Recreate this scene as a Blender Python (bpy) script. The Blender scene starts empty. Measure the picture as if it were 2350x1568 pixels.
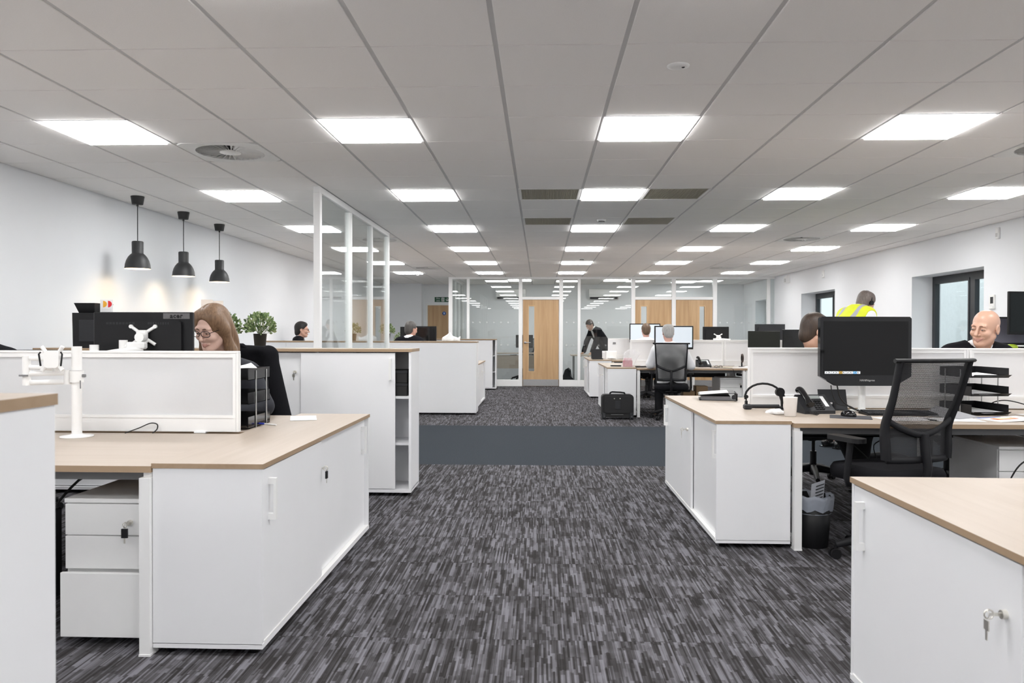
import bpy, bmesh, math, random
import numpy as np
from mathutils import Vector, Matrix
random.seed(7); rng = np.random.RandomState(7)
SC = bpy.context.scene; COL = SC.collection
PI = math.pi

# ------------------------------------------------------------------ camera
def cam_axes(yaw, pitch, roll):
    cy, sy, cp, sp = math.cos(yaw), math.sin(yaw), math.cos(pitch), math.sin(pitch)
    f = Vector((-sy*cp, cy*cp, -sp)); r = Vector((cy, sy, 0)); u = r.cross(f)
    return math.cos(roll)*r+math.sin(roll)*u, -math.sin(roll)*r+math.cos(roll)*u, f
cd = bpy.data.cameras.new('camera'); cam = bpy.data.objects.new('camera', cd); COL.objects.link(cam)
r_, u_, f_ = cam_axes(0.035869, 0.010065, 0.002377)
m = Matrix.Identity(4)
for i in range(3): m[i][0] = r_[i]; m[i][1] = u_[i]; m[i][2] = -f_[i]
m[2][3] = 1.25
cam.matrix_world = m
cd.sensor_width = 36; cd.lens = 1785.5/2350*36; cd.clip_start = .05; cd.clip_end = 200
cd.dof.use_dof = True; cd.dof.focus_distance = 6.0; cd.dof.aperture_fstop = 6.3
SC.camera = cam
SC.cycles.max_bounces = 14; SC.cycles.diffuse_bounces = 9; SC.cycles.transparent_max_bounces = 16

# ------------------------------------------------------------------ world, exposure
w = bpy.data.worlds.new('World'); SC.world = w; w.use_nodes = True
bg = w.node_tree.nodes['Background']; bg.inputs[0].default_value = (.94, .965, 1, 1); bg.inputs[1].default_value = 1.9
SC.view_settings.view_transform = 'Standard'; SC.view_settings.look = 'None'
SC.view_settings.exposure = 0.25; SC.view_settings.gamma = 1.0; SC.view_settings.use_curve_mapping = False
PANEL = 17.0           # radiance of the LED ceiling panels

# ------------------------------------------------------------------ helpers: materials
MATS = {}
def mat(name, col=(.8, .8, .8), rough=.5, metal=0., spec=.5, var=.03, scale=20., bump=0., emit=None, trans=0., alpha=1., coat=0., sheen=0.):
    if name in MATS: return MATS[name]
    m = bpy.data.materials.new(name); m.use_nodes = True; MATS[name] = m
    nt = m.node_tree; b = nt.nodes['Principled BSDF']
    b.inputs['Roughness'].default_value = rough; b.inputs['Metallic'].default_value = metal
    b.inputs['Specular IOR Level'].default_value = spec
    if trans: b.inputs['Transmission Weight'].default_value = trans
    if coat: b.inputs['Coat Weight'].default_value = coat
    if sheen: b.inputs['Sheen Weight'].default_value = sheen
    if alpha < 1: b.inputs['Alpha'].default_value = alpha
    c4 = (*col, 1)
    b.inputs['Base Color'].default_value = c4
    if var or bump:
        tc = nt.nodes.new('ShaderNodeTexCoord'); n = nt.nodes.new('ShaderNodeTexNoise'); n.inputs['Scale'].default_value = scale
        n.inputs['Detail'].default_value = 3
        nt.links.new(tc.outputs['Object'], n.inputs['Vector'])
        if var:
            mx = nt.nodes.new('ShaderNodeMix'); mx.data_type = 'RGBA'
            mx.inputs['A'].default_value = (*[max(0, c*(1-var)) for c in col], 1); mx.inputs['B'].default_value = (*[min(1, c*(1+var)) for c in col], 1)
            nt.links.new(n.outputs['Fac'], mx.inputs['Factor']); nt.links.new(mx.outputs['Result'], b.inputs['Base Color'])
        if bump:
            bp = nt.nodes.new('ShaderNodeBump'); bp.inputs['Strength'].default_value = bump; bp.inputs['Distance'].default_value = .004
            nt.links.new(n.outputs['Fac'], bp.inputs['Height']); nt.links.new(bp.outputs['Normal'], b.inputs['Normal'])
    if emit:
        b.inputs['Emission Color'].default_value = (*emit[0], 1); b.inputs['Emission Strength'].default_value = emit[1]
    return m

def wood(name, light, dark, axis='X', scale=1., rough=.42):
    if name in MATS: return MATS[name]
    m = bpy.data.materials.new(name); m.use_nodes = True; MATS[name] = m
    nt = m.node_tree; L = nt.links; b = nt.nodes['Principled BSDF']; b.inputs['Roughness'].default_value = rough
    tc = nt.nodes.new('ShaderNodeTexCoord'); mp = nt.nodes.new('ShaderNodeMapping')
    s = [30*scale]*3; s['XYZ'.index(axis)] = 1.6*scale; mp.inputs['Scale'].default_value = s
    L.new(tc.outputs['Object'], mp.inputs['Vector'])
    n = nt.nodes.new('ShaderNodeTexNoise'); n.inputs['Scale'].default_value = 1.0; n.inputs['Detail'].default_value = 5; n.inputs['Distortion'].default_value = .7
    L.new(mp.outputs['Vector'], n.inputs['Vector'])
    n2 = nt.nodes.new('ShaderNodeTexNoise'); n2.inputs['Scale'].default_value = .18; n2.inputs['Detail'].default_value = 2
    L.new(mp.outputs['Vector'], n2.inputs['Vector'])
    ad = nt.nodes.new('ShaderNodeMath'); ad.operation = 'ADD'; L.new(n.outputs['Fac'], ad.inputs[0]); L.new(n2.outputs['Fac'], ad.inputs[1])
    cr = nt.nodes.new('ShaderNodeValToRGB'); cr.color_ramp.elements[0].position = .72; cr.color_ramp.elements[1].position = 1.2
    cr.color_ramp.elements[0].position = .36; cr.color_ramp.elements[1].position = .64
    hv = nt.nodes.new('ShaderNodeMath'); hv.operation = 'MULTIPLY'; hv.inputs[1].default_value = .5; L.new(ad.outputs[0], hv.inputs[0])
    cr.color_ramp.elements[0].color = (*dark, 1); cr.color_ramp.elements[1].color = (*light, 1)
    L.new(hv.outputs[0], cr.inputs['Fac']); L.new(cr.outputs['Color'], b.inputs['Base Color'])
    return m

def glass_mat(name, tint=(.93, .955, .95), ior=1.45, rough=0.0):
    if name in MATS: return MATS[name]
    m = bpy.data.materials.new(name); m.use_nodes = True; MATS[name] = m
    nt = m.node_tree; L = nt.links; nt.nodes.remove(nt.nodes['Principled BSDF']); out = nt.nodes['Material Output']
    t = nt.nodes.new('ShaderNodeBsdfTransparent'); t.inputs[0].default_value = (*tint, 1)
    g = nt.nodes.new('ShaderNodeBsdfGlossy'); g.inputs['Roughness'].default_value = rough
    lw = nt.nodes.new('ShaderNodeLayerWeight'); lw.inputs['Blend'].default_value = .5
    pw = nt.nodes.new('ShaderNodeMath'); pw.operation = 'POWER'; pw.inputs[1].default_value = 5.; L.new(lw.outputs['Facing'], pw.inputs[0])
    fr = nt.nodes.new('ShaderNodeMath'); fr.operation = 'MULTIPLY_ADD'; fr.inputs[1].default_value = .955; fr.inputs[2].default_value = .045; L.new(pw.outputs[0], fr.inputs[0])
    mx = nt.nodes.new('ShaderNodeMixShader'); L.new(fr.outputs[0], mx.inputs[0]); L.new(t.outputs[0], mx.inputs[1]); L.new(g.outputs[0], mx.inputs[2])
    L.new(mx.outputs[0], out.inputs['Surface'])
    return m

def net_mat(name, col=(.02, .02, .022), period=.0042, hole=.275):
    """woven netting: round holes in a dark thread sheet"""
    if name in MATS: return MATS[name]
    m = bpy.data.materials.new(name); m.use_nodes = True; MATS[name] = m
    nt = m.node_tree; L = nt.links; b = nt.nodes['Principled BSDF']; out = nt.nodes['Material Output']
    b.inputs['Base Color'].default_value = (*col, 1); b.inputs['Roughness'].default_value = .6
    tc = nt.nodes.new('ShaderNodeTexCoord'); sp = nt.nodes.new('ShaderNodeSeparateXYZ'); L.new(tc.outputs['Object'], sp.inputs[0])
    def M(op, a, b_=None):
        n = nt.nodes.new('ShaderNodeMath'); n.operation = op
        for i, v in enumerate((a, b_)):
            if v is None: continue
            if isinstance(v, (int, float)): n.inputs[i].default_value = v
            else: L.new(v, n.inputs[i])
        return n.outputs[0]
    rows = M('DIVIDE', sp.outputs['Z'], period); fr = M('FLOOR', rows)
    sh = M('MULTIPLY', M('MODULO', fr, 2.0), .5)
    u = M('SUBTRACT', M('FRACT', M('ADD', M('DIVIDE', sp.outputs['X'], period*1.15), sh)), .5)
    v = M('SUBTRACT', M('FRACT', rows), .5)
    d = M('SQRT', M('ADD', M('MULTIPLY', u, u), M('MULTIPLY', v, v)))
    h = M('LESS_THAN', d, hole)
    t = nt.nodes.new('ShaderNodeBsdfTransparent'); mx = nt.nodes.new('ShaderNodeMixShader')
    L.new(h, mx.inputs[0]); L.new(b.outputs[0], mx.inputs[1]); L.new(t.outputs[0], mx.inputs[2]); L.new(mx.outputs[0], out.inputs['Surface'])
    return m

# ------------------------------------------------------------------ helpers: geometry
class MB:
    """collects shapes, links them as ONE mesh object"""
    def __init__(s): s.v = []; s.f = []; s.mi = []; s.sm = []
    def add(s, vs, fs, mi=0, sm=False):
        o = len(s.v); s.v += [tuple(p) for p in vs]
        for f in fs: s.f.append([i+o for i in f]); s.mi.append(mi); s.sm.append(sm)
        return s
    def box(s, x0, x1, y0, y1, z0, z1, mi=0, ch=0.0):
        if x0 > x1: x0, x1 = x1, x0
        if y0 > y1: y0, y1 = y1, y0
        if z0 > z1: z0, z1 = z1, z0
        if ch <= 0:
            v = [(x, y, z) for z in (z0, z1) for y in (y0, y1) for x in (x0, x1)]
            return s.add(v, [(0,2,3,1),(4,5,7,6),(0,1,5,4),(2,6,7,3),(0,4,6,2),(1,3,7,5)], mi)
        c = min(ch, (x1-x0)*.45, (y1-y0)*.45, (z1-z0)*.45)
        bm = bmesh.new(); bmesh.ops.create_cube(bm, size=1)
        for q in bm.verts: q.co = ((x0+x1)/2+q.co.x*(x1-x0), (y0+y1)/2+q.co.y*(y1-y0), (z0+z1)/2+q.co.z*(z1-z0))
        bmesh.ops.bevel(bm, geom=bm.edges[:], offset=c, segments=1, affect='EDGES')
        bm.verts.index_update(); s.add([q.co[:] for q in bm.verts], [[q.index for q in f.verts] for f in bm.faces], mi); bm.free(); return s
    def obox(s, c, ax, ay, az, mi=0):
        """oriented box: centre and three half-axis vectors"""
        c, ax, ay, az = map(Vector, (c, ax, ay, az))
        v = [c+i*ax+j*ay+k*az for k in (-1, 1) for j in (-1, 1) for i in (-1, 1)]
        return s.add(v, [(0,2,3,1),(4,5,7,6),(0,1,5,4),(2,6,7,3),(0,4,6,2),(1,3,7,5)], mi)
    def prism(s, poly, axis, a, b, mi=0, sm=False, caps=True):
        """poly: 2D outline (counter-clockwise) extruded along axis from a to b"""
        n = len(poly)
        def P(p, t): return (t, p[0], p[1]) if axis == 'x' else (p[0], t, p[1]) if axis == 'y' else (p[0], p[1], t)
        v = [P(p, a) for p in poly]+[P(p, b) for p in poly]
        s.add(v, [(i, (i+1) % n, n+(i+1) % n, n+i) for i in range(n)], mi, sm)
        if caps: s.add(v, [list(range(n))[::-1], list(range(n, 2*n))], mi)
        return s
    def tube(s, pts, r, n=8, mi=0, closed=False, rs=None, flat=None):
        """tube along points; flat=(sx,sy) squashes the section"""
        pts = [Vector(p) for p in pts]; k = len(pts); ring = []
        up = Vector((0, 0, 1)); prev = None
        for i, p in enumerate(pts):
            a = pts[(i-1) % k] if closed or i > 0 else p; c = pts[(i+1) % k] if closed or i < k-1 else p
            t = (c-a).normalized() if (c-a).length > 1e-9 else Vector((0, 0, 1))
            if prev is None:
                b = t.cross(up) if abs(t.dot(up)) < .95 else t.cross(Vector((1, 0, 0)))
            else: b = prev-t*prev.dot(t)
            b.normalize(); prev = b; q = t.cross(b); rr = rs[i] if rs else r
            fx, fy = flat or (1, 1)
            ring.append([p+b*(math.cos(2*PI*j/n)*rr*fx)+q*(math.sin(2*PI*j/n)*rr*fy) for j in range(n)])
        v = [x for g in ring for x in g]; fs = []
        for i in range(k if closed else k-1):
            for j in range(n):
                a0 = i*n+j; a1 = i*n+(j+1) % n; b0 = ((i+1) % k)*n+j; b1 = ((i+1) % k)*n+(j+1) % n
                fs.append((a0, a1, b1, b0))
        s.add(v, fs, mi, True)
        if not closed: s.add(v, [list(range(n))[::-1], list(range((k-1)*n, k*n))], mi)
        return s
    def lathe(s, prof, c=(0, 0, 0), n=24, mi=0, sm=True, axis='z', sq=(1, 1)):
        """profile of (radius, height) about an axis through c"""
        c = Vector(c); v = []
        for r, h in prof:
            for j in range(n):
                a = 2*PI*j/n; x, y = r*math.cos(a)*sq[0], r*math.sin(a)*sq[1]
                v.append(c+(Vector((x, y, h)) if axis == 'z' else Vector((x, h, y)) if axis == 'y' else Vector((h, x, y))))
        fs = [(i*n+j, i*n+(j+1) % n, (i+1)*n+(j+1) % n, (i+1)*n+j) for i in range(len(prof)-1) for j in range(n)]
        if axis == 'y': fs = [f[::-1] for f in fs]
        return s.add(v, fs, mi, sm)
    def sphere(s, c, r, mi=0, n=12):
        r = r if isinstance(r, (tuple, list)) else (r, r, r)
        v = []; fs = []
        for i in range(n//2+1):
            t = PI*i/(n//2)
            for j in range(n):
                a = 2*PI*j/n; v.append((c[0]+r[0]*math.sin(t)*math.cos(a), c[1]+r[1]*math.sin(t)*math.sin(a), c[2]+r[2]*math.cos(t)))
        for i in range(n//2):
            for j in range(n): fs.append((i*n+j, (i+1)*n+j, (i+1)*n+(j+1) % n, i*n+(j+1) % n))
        return s.add(v, fs, mi, True)
    def build(s, name, mats, parent=None, label=None, kind=None, cat=None, group=None, loc=None, rz=0):
        me = bpy.data.meshes.new(name); me.from_pydata(s.v, [], s.f)
        for q in (mats if isinstance(mats, (list, tuple)) else [mats]): me.materials.append(q)
        me.polygons.foreach_set('material_index', s.mi); me.polygons.foreach_set('use_smooth', s.sm)
        me.update()
        return link(name, me, parent, label, kind, cat, group, loc, rz)
def link(name, me, parent=None, label=None, kind=None, cat=None, group=None, loc=None, rz=0):
    o = bpy.data.objects.new(name, me); COL.objects.link(o)
    if parent: o.parent = parent
    if loc is not None: o.location = loc
    if rz: o.rotation_euler = (0, 0, rz)
    tag(o, label, cat, group, kind)
    return o
def tag(o, label=None, cat=None, group=None, kind=None):
    for k, v in (('label', label), ('category', cat), ('group', group), ('kind', kind)):
        if v: o[k] = v
    return o
def thing(name, label, cat, loc=(0, 0, 0), rz=0., group=None):
    return link(name, None, None, label, None, cat, group, loc, rz)
def dup(root, loc, rz=0., label=None, group=None):
    def cp(o, par):
        c = o.copy(); COL.objects.link(c); c.parent = par
        for ch in o.children: cp(ch, c)
        return c
    c = cp(root, None); c.location = loc; c.rotation_euler = (0, 0, rz)
    tag(c, label, None, group)
    return c
def rrect(w, h, r, n=4, cx=0, cy=0):
    p = []
    for (sx, sy, a0) in ((1, 1, 0), (-1, 1, 90), (-1, -1, 180), (1, -1, 270)):
        for i in range(n+1):
            a = math.radians(a0+90*i/n); p.append((cx+sx*(w/2-r)+r*math.cos(a), cy+sy*(h/2-r)+r*math.sin(a)))
    return p
def text_mesh(txt, size, depth=.0008, spacing=1.0, bold=0.):
    c = bpy.data.curves.new('txt', 'FONT'); c.body = txt; c.size = size; c.extrude = depth; c.align_x = 'CENTER'; c.align_y = 'CENTER'
    c.space_character = spacing; c.resolution_u = 3
    if bold: c.offset = bold
    o = bpy.data.objects.new('txt', c); COL.objects.link(o)
    dg = bpy.context.evaluated_depsgraph_get(); me = bpy.data.meshes.new_from_object(o.evaluated_get(dg))
    bpy.data.objects.remove(o); bpy.data.curves.remove(c)
    return me
def put_text(name, txt, size, m, parent, loc, rot, **k):
    me = text_mesh(txt, size, **k); me.materials.clear(); me.materials.append(m)
    o = link(name, me, parent); o.location = loc; o.rotation_euler = rot
    return o

# ------------------------------------------------------------------ shared materials
M_white = mat('white_laminate', (.86, .865, .88), .38, var=.012, scale=6)
M_wpaint = mat('white_powder_coat', (.87, .87, .865), .42, var=.012)
M_wplast = mat('white_plastic', (.87, .87, .86), .35, var=.015)
M_wall = mat('wall_paint', (.86, .872, .895), .85, var=.012, scale=3)
M_tile = mat('ceiling_tile', (.955, .935, .915), .95, var=.035, scale=160, bump=.15)
M_grid = mat('ceiling_grid', (.66, .66, .66), .6, var=.02)
M_black = mat('black_plastic', (.010, .010, .011), .4, var=.1, spec=.3)
M_dark = mat('dark_grey_plastic', (.024, .025, .028), .5, var=.08, spec=.35)
M_steel = mat('brushed_steel', (.55, .55, .55), .32, 1.0, var=.1, scale=60)
M_chrome = mat('nickel_lock', (.78, .76, .70), .38, 1.0, var=.05)
M_gloss = mat('gloss_black', (.006, .006, .007), .06, var=0)
M_screen = mat('dark_screen', (.010, .010, .010), .12, var=0)
M_beam = mat('grey_steel_beam', (.20, .20, .205), .45, var=.05)
M_paper = mat('paper_white', (.86, .86, .87), .8, var=.02)
M_fabric = mat('black_upholstery', (.010, .010, .012), .9, var=.25, scale=200, bump=.2, spec=.12)
M_net = net_mat('chair_netting')
M_glass = glass_mat('partition_glass')
M_woodX = wood('beech_along_x', (.475, .405, .34), (.425, .355, .29), 'X')
M_woodY = wood('beech_along_y', (.475, .405, .34), (.425, .355, .29), 'Y')
M_edge = wood('beech_edge', (.42, .30, .195), (.36, .25, .155), 'X')  # edge banding; some of its darker tone is shading put into the colour
M_edgeY = wood('beech_edge_y', (.42, .30, .195), (.36, .25, .155), 'Y')
M_oak = wood('oak_veneer', (.60, .40, .22), (.44, .27, .13), 'Z', .7, .45)
M_cframe = mat('chair_frame', (.014, .014, .016), .5, var=.08, spec=.25)
M_cable = mat('black_cable', (.012, .012, .012), .5, var=.05)

# ================================================================== THE SETTING
CZ = 2.595; XL, XR = -4.28, 5.5; YB = -6.0; YP = 18.5; YE = 21.25
GX0, GY0 = -0.2107, 3.6402
# ---- carpet
TS = .5275; BY0, BY1 = 7.385, 10.534
def carpet_mat():
    m = bpy.data.materials.new('striped_carpet'); m.use_nodes = True; nt = m.node_tree; L = nt.links; b = nt.nodes['Principled BSDF']
    b.inputs['Roughness'].default_value = .95; b.inputs['Specular IOR Level'].default_value = .1
    g = nt.nodes.new('ShaderNodeNewGeometry'); sp = nt.nodes.new('ShaderNodeSeparateXYZ'); L.new(g.outputs['Position'], sp.inputs[0])
    def M(op, a, b_=None, c_=None):
        n = nt.nodes.new('ShaderNodeMath'); n.operation = op
        for i, v in enumerate((a, b_, c_)):
            if v is None: continue
            if isinstance(v, (int, float)): n.inputs[i].default_value = v
            else: L.new(v, n.inputs[i])
        return n.outputs[0]
    def V(x, y, z):
        n = nt.nodes.new('ShaderNodeCombineXYZ')
        for i, v in enumerate((x, y, z)):
            if isinstance(v, (int, float)): n.inputs[i].default_value = v
            else: L.new(v, n.inputs[i])
        return n.outputs[0]
    def N(v, s, d):
        n = nt.nodes.new('ShaderNodeTexNoise'); n.inputs['Scale'].default_value = s; n.inputs['Detail'].default_value = d; L.new(v, n.inputs['Vector']); return n.outputs['Fac']
    X, Y = sp.outputs['X'], sp.outputs['Y']
    tx = M('FLOOR', M('DIVIDE', M('ADD', X, 20*TS), TS)); ty = M('FLOOR', M('DIVIDE', M('ADD', M('SUBTRACT', Y, BY0), 40*TS), TS))
    wn = nt.nodes.new('ShaderNodeTexWhiteNoise'); wn.noise_dimensions = '2D'; L.new(V(tx, ty, 0), wn.inputs['Vector'])
    off = M('MULTIPLY', wn.outputs['Value'], 60.)
    def W(v):
        n = nt.nodes.new('ShaderNodeTexWhiteNoise'); n.noise_dimensions = '3D'; L.new(v, n.inputs['Vector']); return n.outputs['Value']
    def layer(wd, ln, sd):
        c = M('FLOOR', M('DIVIDE', M('ADD', X, sd), wd)); r0 = W(V(c, off, sd))
        seg = M('FLOOR', M('ADD', M('DIVIDE', Y, M('ADD', M('MULTIPLY', r0, ln), ln*.6)), M('MULTIPLY', r0, 37.)))
        return W(V(c, seg, M('ADD', off, sd)))
    v1, v2, v3 = layer(.0085, .17, .0), layer(.0165, .12, .3), layer(.0036, .5, .7)
    n3 = N(V(M('MULTIPLY', X, 7.), M('MULTIPLY', Y, 7.), off), 1., 2)
    s = M('ADD', M('ADD', M('ADD', M('MULTIPLY', v1, .46), M('MULTIPLY', v2, .36)), M('MULTIPLY', v3, .18)), M('MULTIPLY', M('SUBTRACT', n3, .5), .45))
    cr = nt.nodes.new('ShaderNodeValToRGB'); e = cr.color_ramp.elements
    e[0].position = .22; e[0].color = (.033, .030, .030, 1); e[1].position = .82; e[1].color = (.215, .210, .235, 1)
    q = e.new(.5); q.color = (.082, .079, .084, 1)
    L.new(s, cr.inputs['Fac'])
    rib = M('ADD', M('MULTIPLY', M('SINE', M('MULTIPLY', X, 2*PI/.0027)), .11), .80)
    sc = nt.nodes.new('ShaderNodeVectorMath'); sc.operation = 'SCALE'; L.new(cr.outputs['Color'], sc.inputs[0]); L.new(rib, sc.inputs['Scale'])
    L.new(sc.outputs[0], b.inputs['Base Color'])
    return m
M_carpet = carpet_mat()
M_slate = mat('slate_carpet', (.037, .044, .053), .95, spec=.1, var=.75, scale=130, bump=.3)
fl = MB().box(XL-.3, XR+.45, YB-.3, YE+.3, -.12, -.006).build('floor', mat('floor_slab', (.1, .1, .1), .9), kind='structure')
tile = MB().box(.0004, TS-.0004, .0004, TS-.0004, -.006, 0, ch=.0012); tm = None
xs0 = -6*TS
for j in range(13):
    for i in range(14):
        if tm is None: o = tile.build('carpet_tile', M_carpet, fl); tm = o.data
        else: o = link('carpet_tile', tm, fl)
        o.location = (xs0+i*TS, BY0-(j+1)*TS, 0)
rest = MB()
ymin = BY0-13*TS; xmax = xs0+14*TS
for a in ((XL, XR, YB, ymin), (XL, xs0, ymin, BY0), (xmax, XR, ymin, BY0), (XL, XR, BY1, YE)): rest.box(*a, -.006, 0)
rest.build('carpet_tile_field', M_carpet, fl, kind='stuff')
MB().box(XL, XR, BY0, BY1, -.006, 0).build('carpet_band', M_slate, fl, label='plain slate carpet strip crossing the aisle')

# ---- ceiling: runners, cross tees, tiles, services
lights = set(); vents = {}; grilles = {}
kx = {-5: 0, -2: 1, 1: 2, 4: 3, 7: 4}
rows = list(range(-14, 26, 4))                        # j of light rows (2, 6, 10, 14, 18, 22 are in view)
for j in rows:
    for k in kx: lights.add((k, j))
lights.discard((-5, 26))
for c in ((-4, 3), (6, 3), (-4, 12), (6, 12), (-4, 20), (6, 20)): vents[c] = 1
for c in ((0, 6), (2, 6), (0, 9), (2, 9)): grilles[c] = 1
backl = {(-1, 26), (3, 26), (6, 27)}
ce = MB().box(XL-.3, XR+.45, YB-.3, YE+.3, CZ+.045, CZ+.2).build('ceiling', mat('ceiling_slab', (.5, .5, .5), .9), kind='structure')
for k in range(-7, 11):
    x = GX0+.6*k
    if XL < x < XR: MB().box(x-.012, x+.012, YB, YE, CZ+.006, CZ+.03).build('runner', M_grid, ce)
for j in range(-16, 30):
    y = GY0+.6*j
    if YB < y < YE: MB().box(XL, XR, y-.012, y+.012, CZ+.007, CZ+.028).build('cross_tee', M_grid, ce)
tile_me = None; rest = MB()
for k in range(-7, 10):
    x0 = max(XL, GX0+.6*k); x1 = min(XR, GX0+.6*k+.6)
    for j in range(-17, 30):
        if (k, j) in lights or (k, j) in vents or (k, j) in grilles or (k, j) in backl: continue
        y0 = max(YB, GY0+.6*j); y1 = min(YE, GY0+.6*j+.6)
        if x1-x0 < .03 or y1-y0 < .03: continue
        full = x1-x0 > .599 and y1-y0 > .599
        b = (x0+.012, x1-.012, y0+.0045, y1-.0045, CZ, CZ+.015)
        if -2 <= j <= 15 and x1-x0 > .1:
            if full:
                if tile_me is None: o = MB().box(.012, .588, .0045, .5955, 0, .015, ch=.002).build('ceiling_tile', M_tile, ce); tile_me = o.data
                else: o = link('ceiling_tile', tile_me, ce)
                o.location = (x0, y0, CZ)
            else: MB().box(*b).build('ceiling_tile', M_tile, ce)
        else: rest.box(*b)
rest.build('ceiling_tile_field', M_tile, ce, kind='stuff')

M_led = mat('led_diffuser', (.9, .9, .9), .5, var=0, emit=((1, .995, .99), PANEL))
M_lframe = mat('light_frame', (.7, .7, .7), .4, var=.01)
ordn = ['first', 'second', 'third', 'fourth', 'fifth', 'sixth']
li0 = thing('ceiling_light', 'x', 'ceiling light', (0, 0, 0))
f = MB()
for a in ((.002, .022, .002, .598), (.578, .598, .002, .598), (.022, .578, .002, .022), (.022, .578, .578, .598)): f.box(*a, CZ-.002, CZ+.018)
f.build('frame', M_lframe, li0); MB().box(.022, .578, .022, .578, CZ-.014, CZ+.012).build('diffuser', M_led, li0)
first = True
def put_light(k, j, label, group):
    global first
    loc = (GX0+.6*k, GY0+.6*j, 0)
    if first: li0.location = loc; tag(li0, label, None, group); first = False; return li0
    return dup(li0, loc, 0, label, group)
colw = ['leftmost', 'second from left', 'third from left', 'fourth from left', 'rightmost']
for j in rows:
    for k, ci in kx.items():
        if j >= 2:
            lab = f'lit square ceiling panel, {ordn[(j-2)//4]} row from the viewer, {colw[ci]} column'
            put_light(k, j, lab, 'LED ceiling panels')
        else: put_light(k, j, f'lit square ceiling panel behind the viewpoint, {ordn[(2-j)//4-1]} row back, {colw[ci]} column', 'LED ceiling panels behind the viewpoint')
for (k, j), s in zip(sorted(backl), ('left', 'middle', 'right')):
    put_light(k, j, f'lit square ceiling panel inside the glazed back room, {s} one', 'LED panels in the back room')

# swirl air diffusers
M_vent = mat('vent_white', (.86, .86, .84), .5, var=.02); M_ventdark = mat('vent_void', (.012, .012, .012), .9, var=0)
v0 = thing('swirl_diffuser', 'x', 'air vent')
n = 32; pl = MB(); sq = []; ci = []
for i in range(n):
    a = 2*PI*(i+.5)/n; c, s_ = math.cos(a), math.sin(a); q = .294/max(abs(c), abs(s_)); sq.append((.3+q*c, .3+q*s_)); ci.append((.3+.245*c, .3+.245*s_))
pl.add([(x, y, CZ-.002) for x, y in sq]+[(x, y, CZ-.002) for x, y in ci], [(i, n+i, n+(i+1) % n, (i+1) % n) for i in range(n)])
pl.add([(x, y, CZ+.012) for x, y in sq]+[(x, y, CZ-.002) for x, y in sq], [(i, (i+1) % n, n+(i+1) % n, n+i) for i in range(n)])
pl.lathe([(.245, CZ-.002), (.245, CZ+.03)], (.3, .3, 0), 32)
pl.build('plate', M_vent, v0)
MB().lathe([(.0, CZ+.03), (.246, CZ+.03)], (.3, .3, 0), 32).build('plenum', M_ventdark, v0)
MB().lathe([(0, CZ-.003), (.075, CZ-.003), (.078, CZ+.006)], (.3, .3, 0), 24).build('hub', M_vent, v0)
bl = MB(); bl.add([(.07, .003, .000), (.243, .010, .000), (.243, -.010, .024), (.07, -.003, .024), (.07, .0045, .001), (.243, .0115, .001), (.243, -.0085, .025), (.07, -.0015, .025)],
    [(0, 3, 2, 1), (4, 5, 6, 7), (0, 1, 5, 4), (2, 3, 7, 6)])
bo = None
for i in range(32):
    if bo is None: bo = bl.build('blade', M_vent, v0); o = bo
    else: o = link('blade', bo.data, v0)
    o.location = (.3, .3, CZ); o.rotation_euler = (0, 0, 2*PI*i/32)
vl = {(-4, 3): 'square ceiling plate with round swirl vent, nearest on the left', (6, 3): 'round swirl ceiling vent cut by the right picture edge',
      (-4, 12): 'round swirl ceiling vent above the glass screen', (6, 12): 'round swirl ceiling vent midway along the right side',
      (-4, 20): 'farthest swirl ceiling vent on the left', (6, 20): 'farthest swirl ceiling vent on the right'}
for i, (c, lab) in enumerate(vl.items()):
    loc = (GX0+.6*c[0], GY0+.6*c[1], 0)
    if i == 0: v0.location = loc; tag(v0, lab, None, 'swirl ceiling vents')
    else: dup(v0, loc, 0, lab, 'swirl ceiling vents')
# return-air grilles
M_gr = mat('grille_olive', (.44, .42, .34), .6, var=.04)
g0 = thing('return_air_grille', 'x', 'air vent')
f = MB()
for a in ((.006, .03, .006, .594), (.57, .594, .006, .594), (.03, .57, .006, .02), (.03, .57, .58, .594)): f.box(*a, CZ-.002, CZ+.01)
f.build('frame', M_vent, g0)
f = MB()
for i in range(38): x = .034+i*.0142; f.box(x, x+.006, .02, .58, CZ+.002, CZ+.0075)
for i in range(20): y = .03+i*.0285; f.box(.03, .57, y, y+.005, CZ+.003, CZ+.0075)
f.box(.03, .57, .02, .58, CZ+.0065, CZ+.012)
f.build('egg_crate_core', M_gr, g0)
for i, (c, lab) in enumerate({(0, 6): 'olive ceiling grille, near left of the four', (2, 6): 'olive ceiling grille, near right of the four',
        (0, 9): 'olive ceiling grille, far left of the four', (2, 9): 'olive ceiling grille, far right of the four'}.items()):
    loc = (GX0+.6*c[0], GY0+.6*c[1], 0)
    if i == 0: g0.location = loc; tag(g0, lab, None, 'olive ceiling grilles')
    else: dup(g0, loc, 0, lab, 'olive ceiling grilles')
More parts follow.
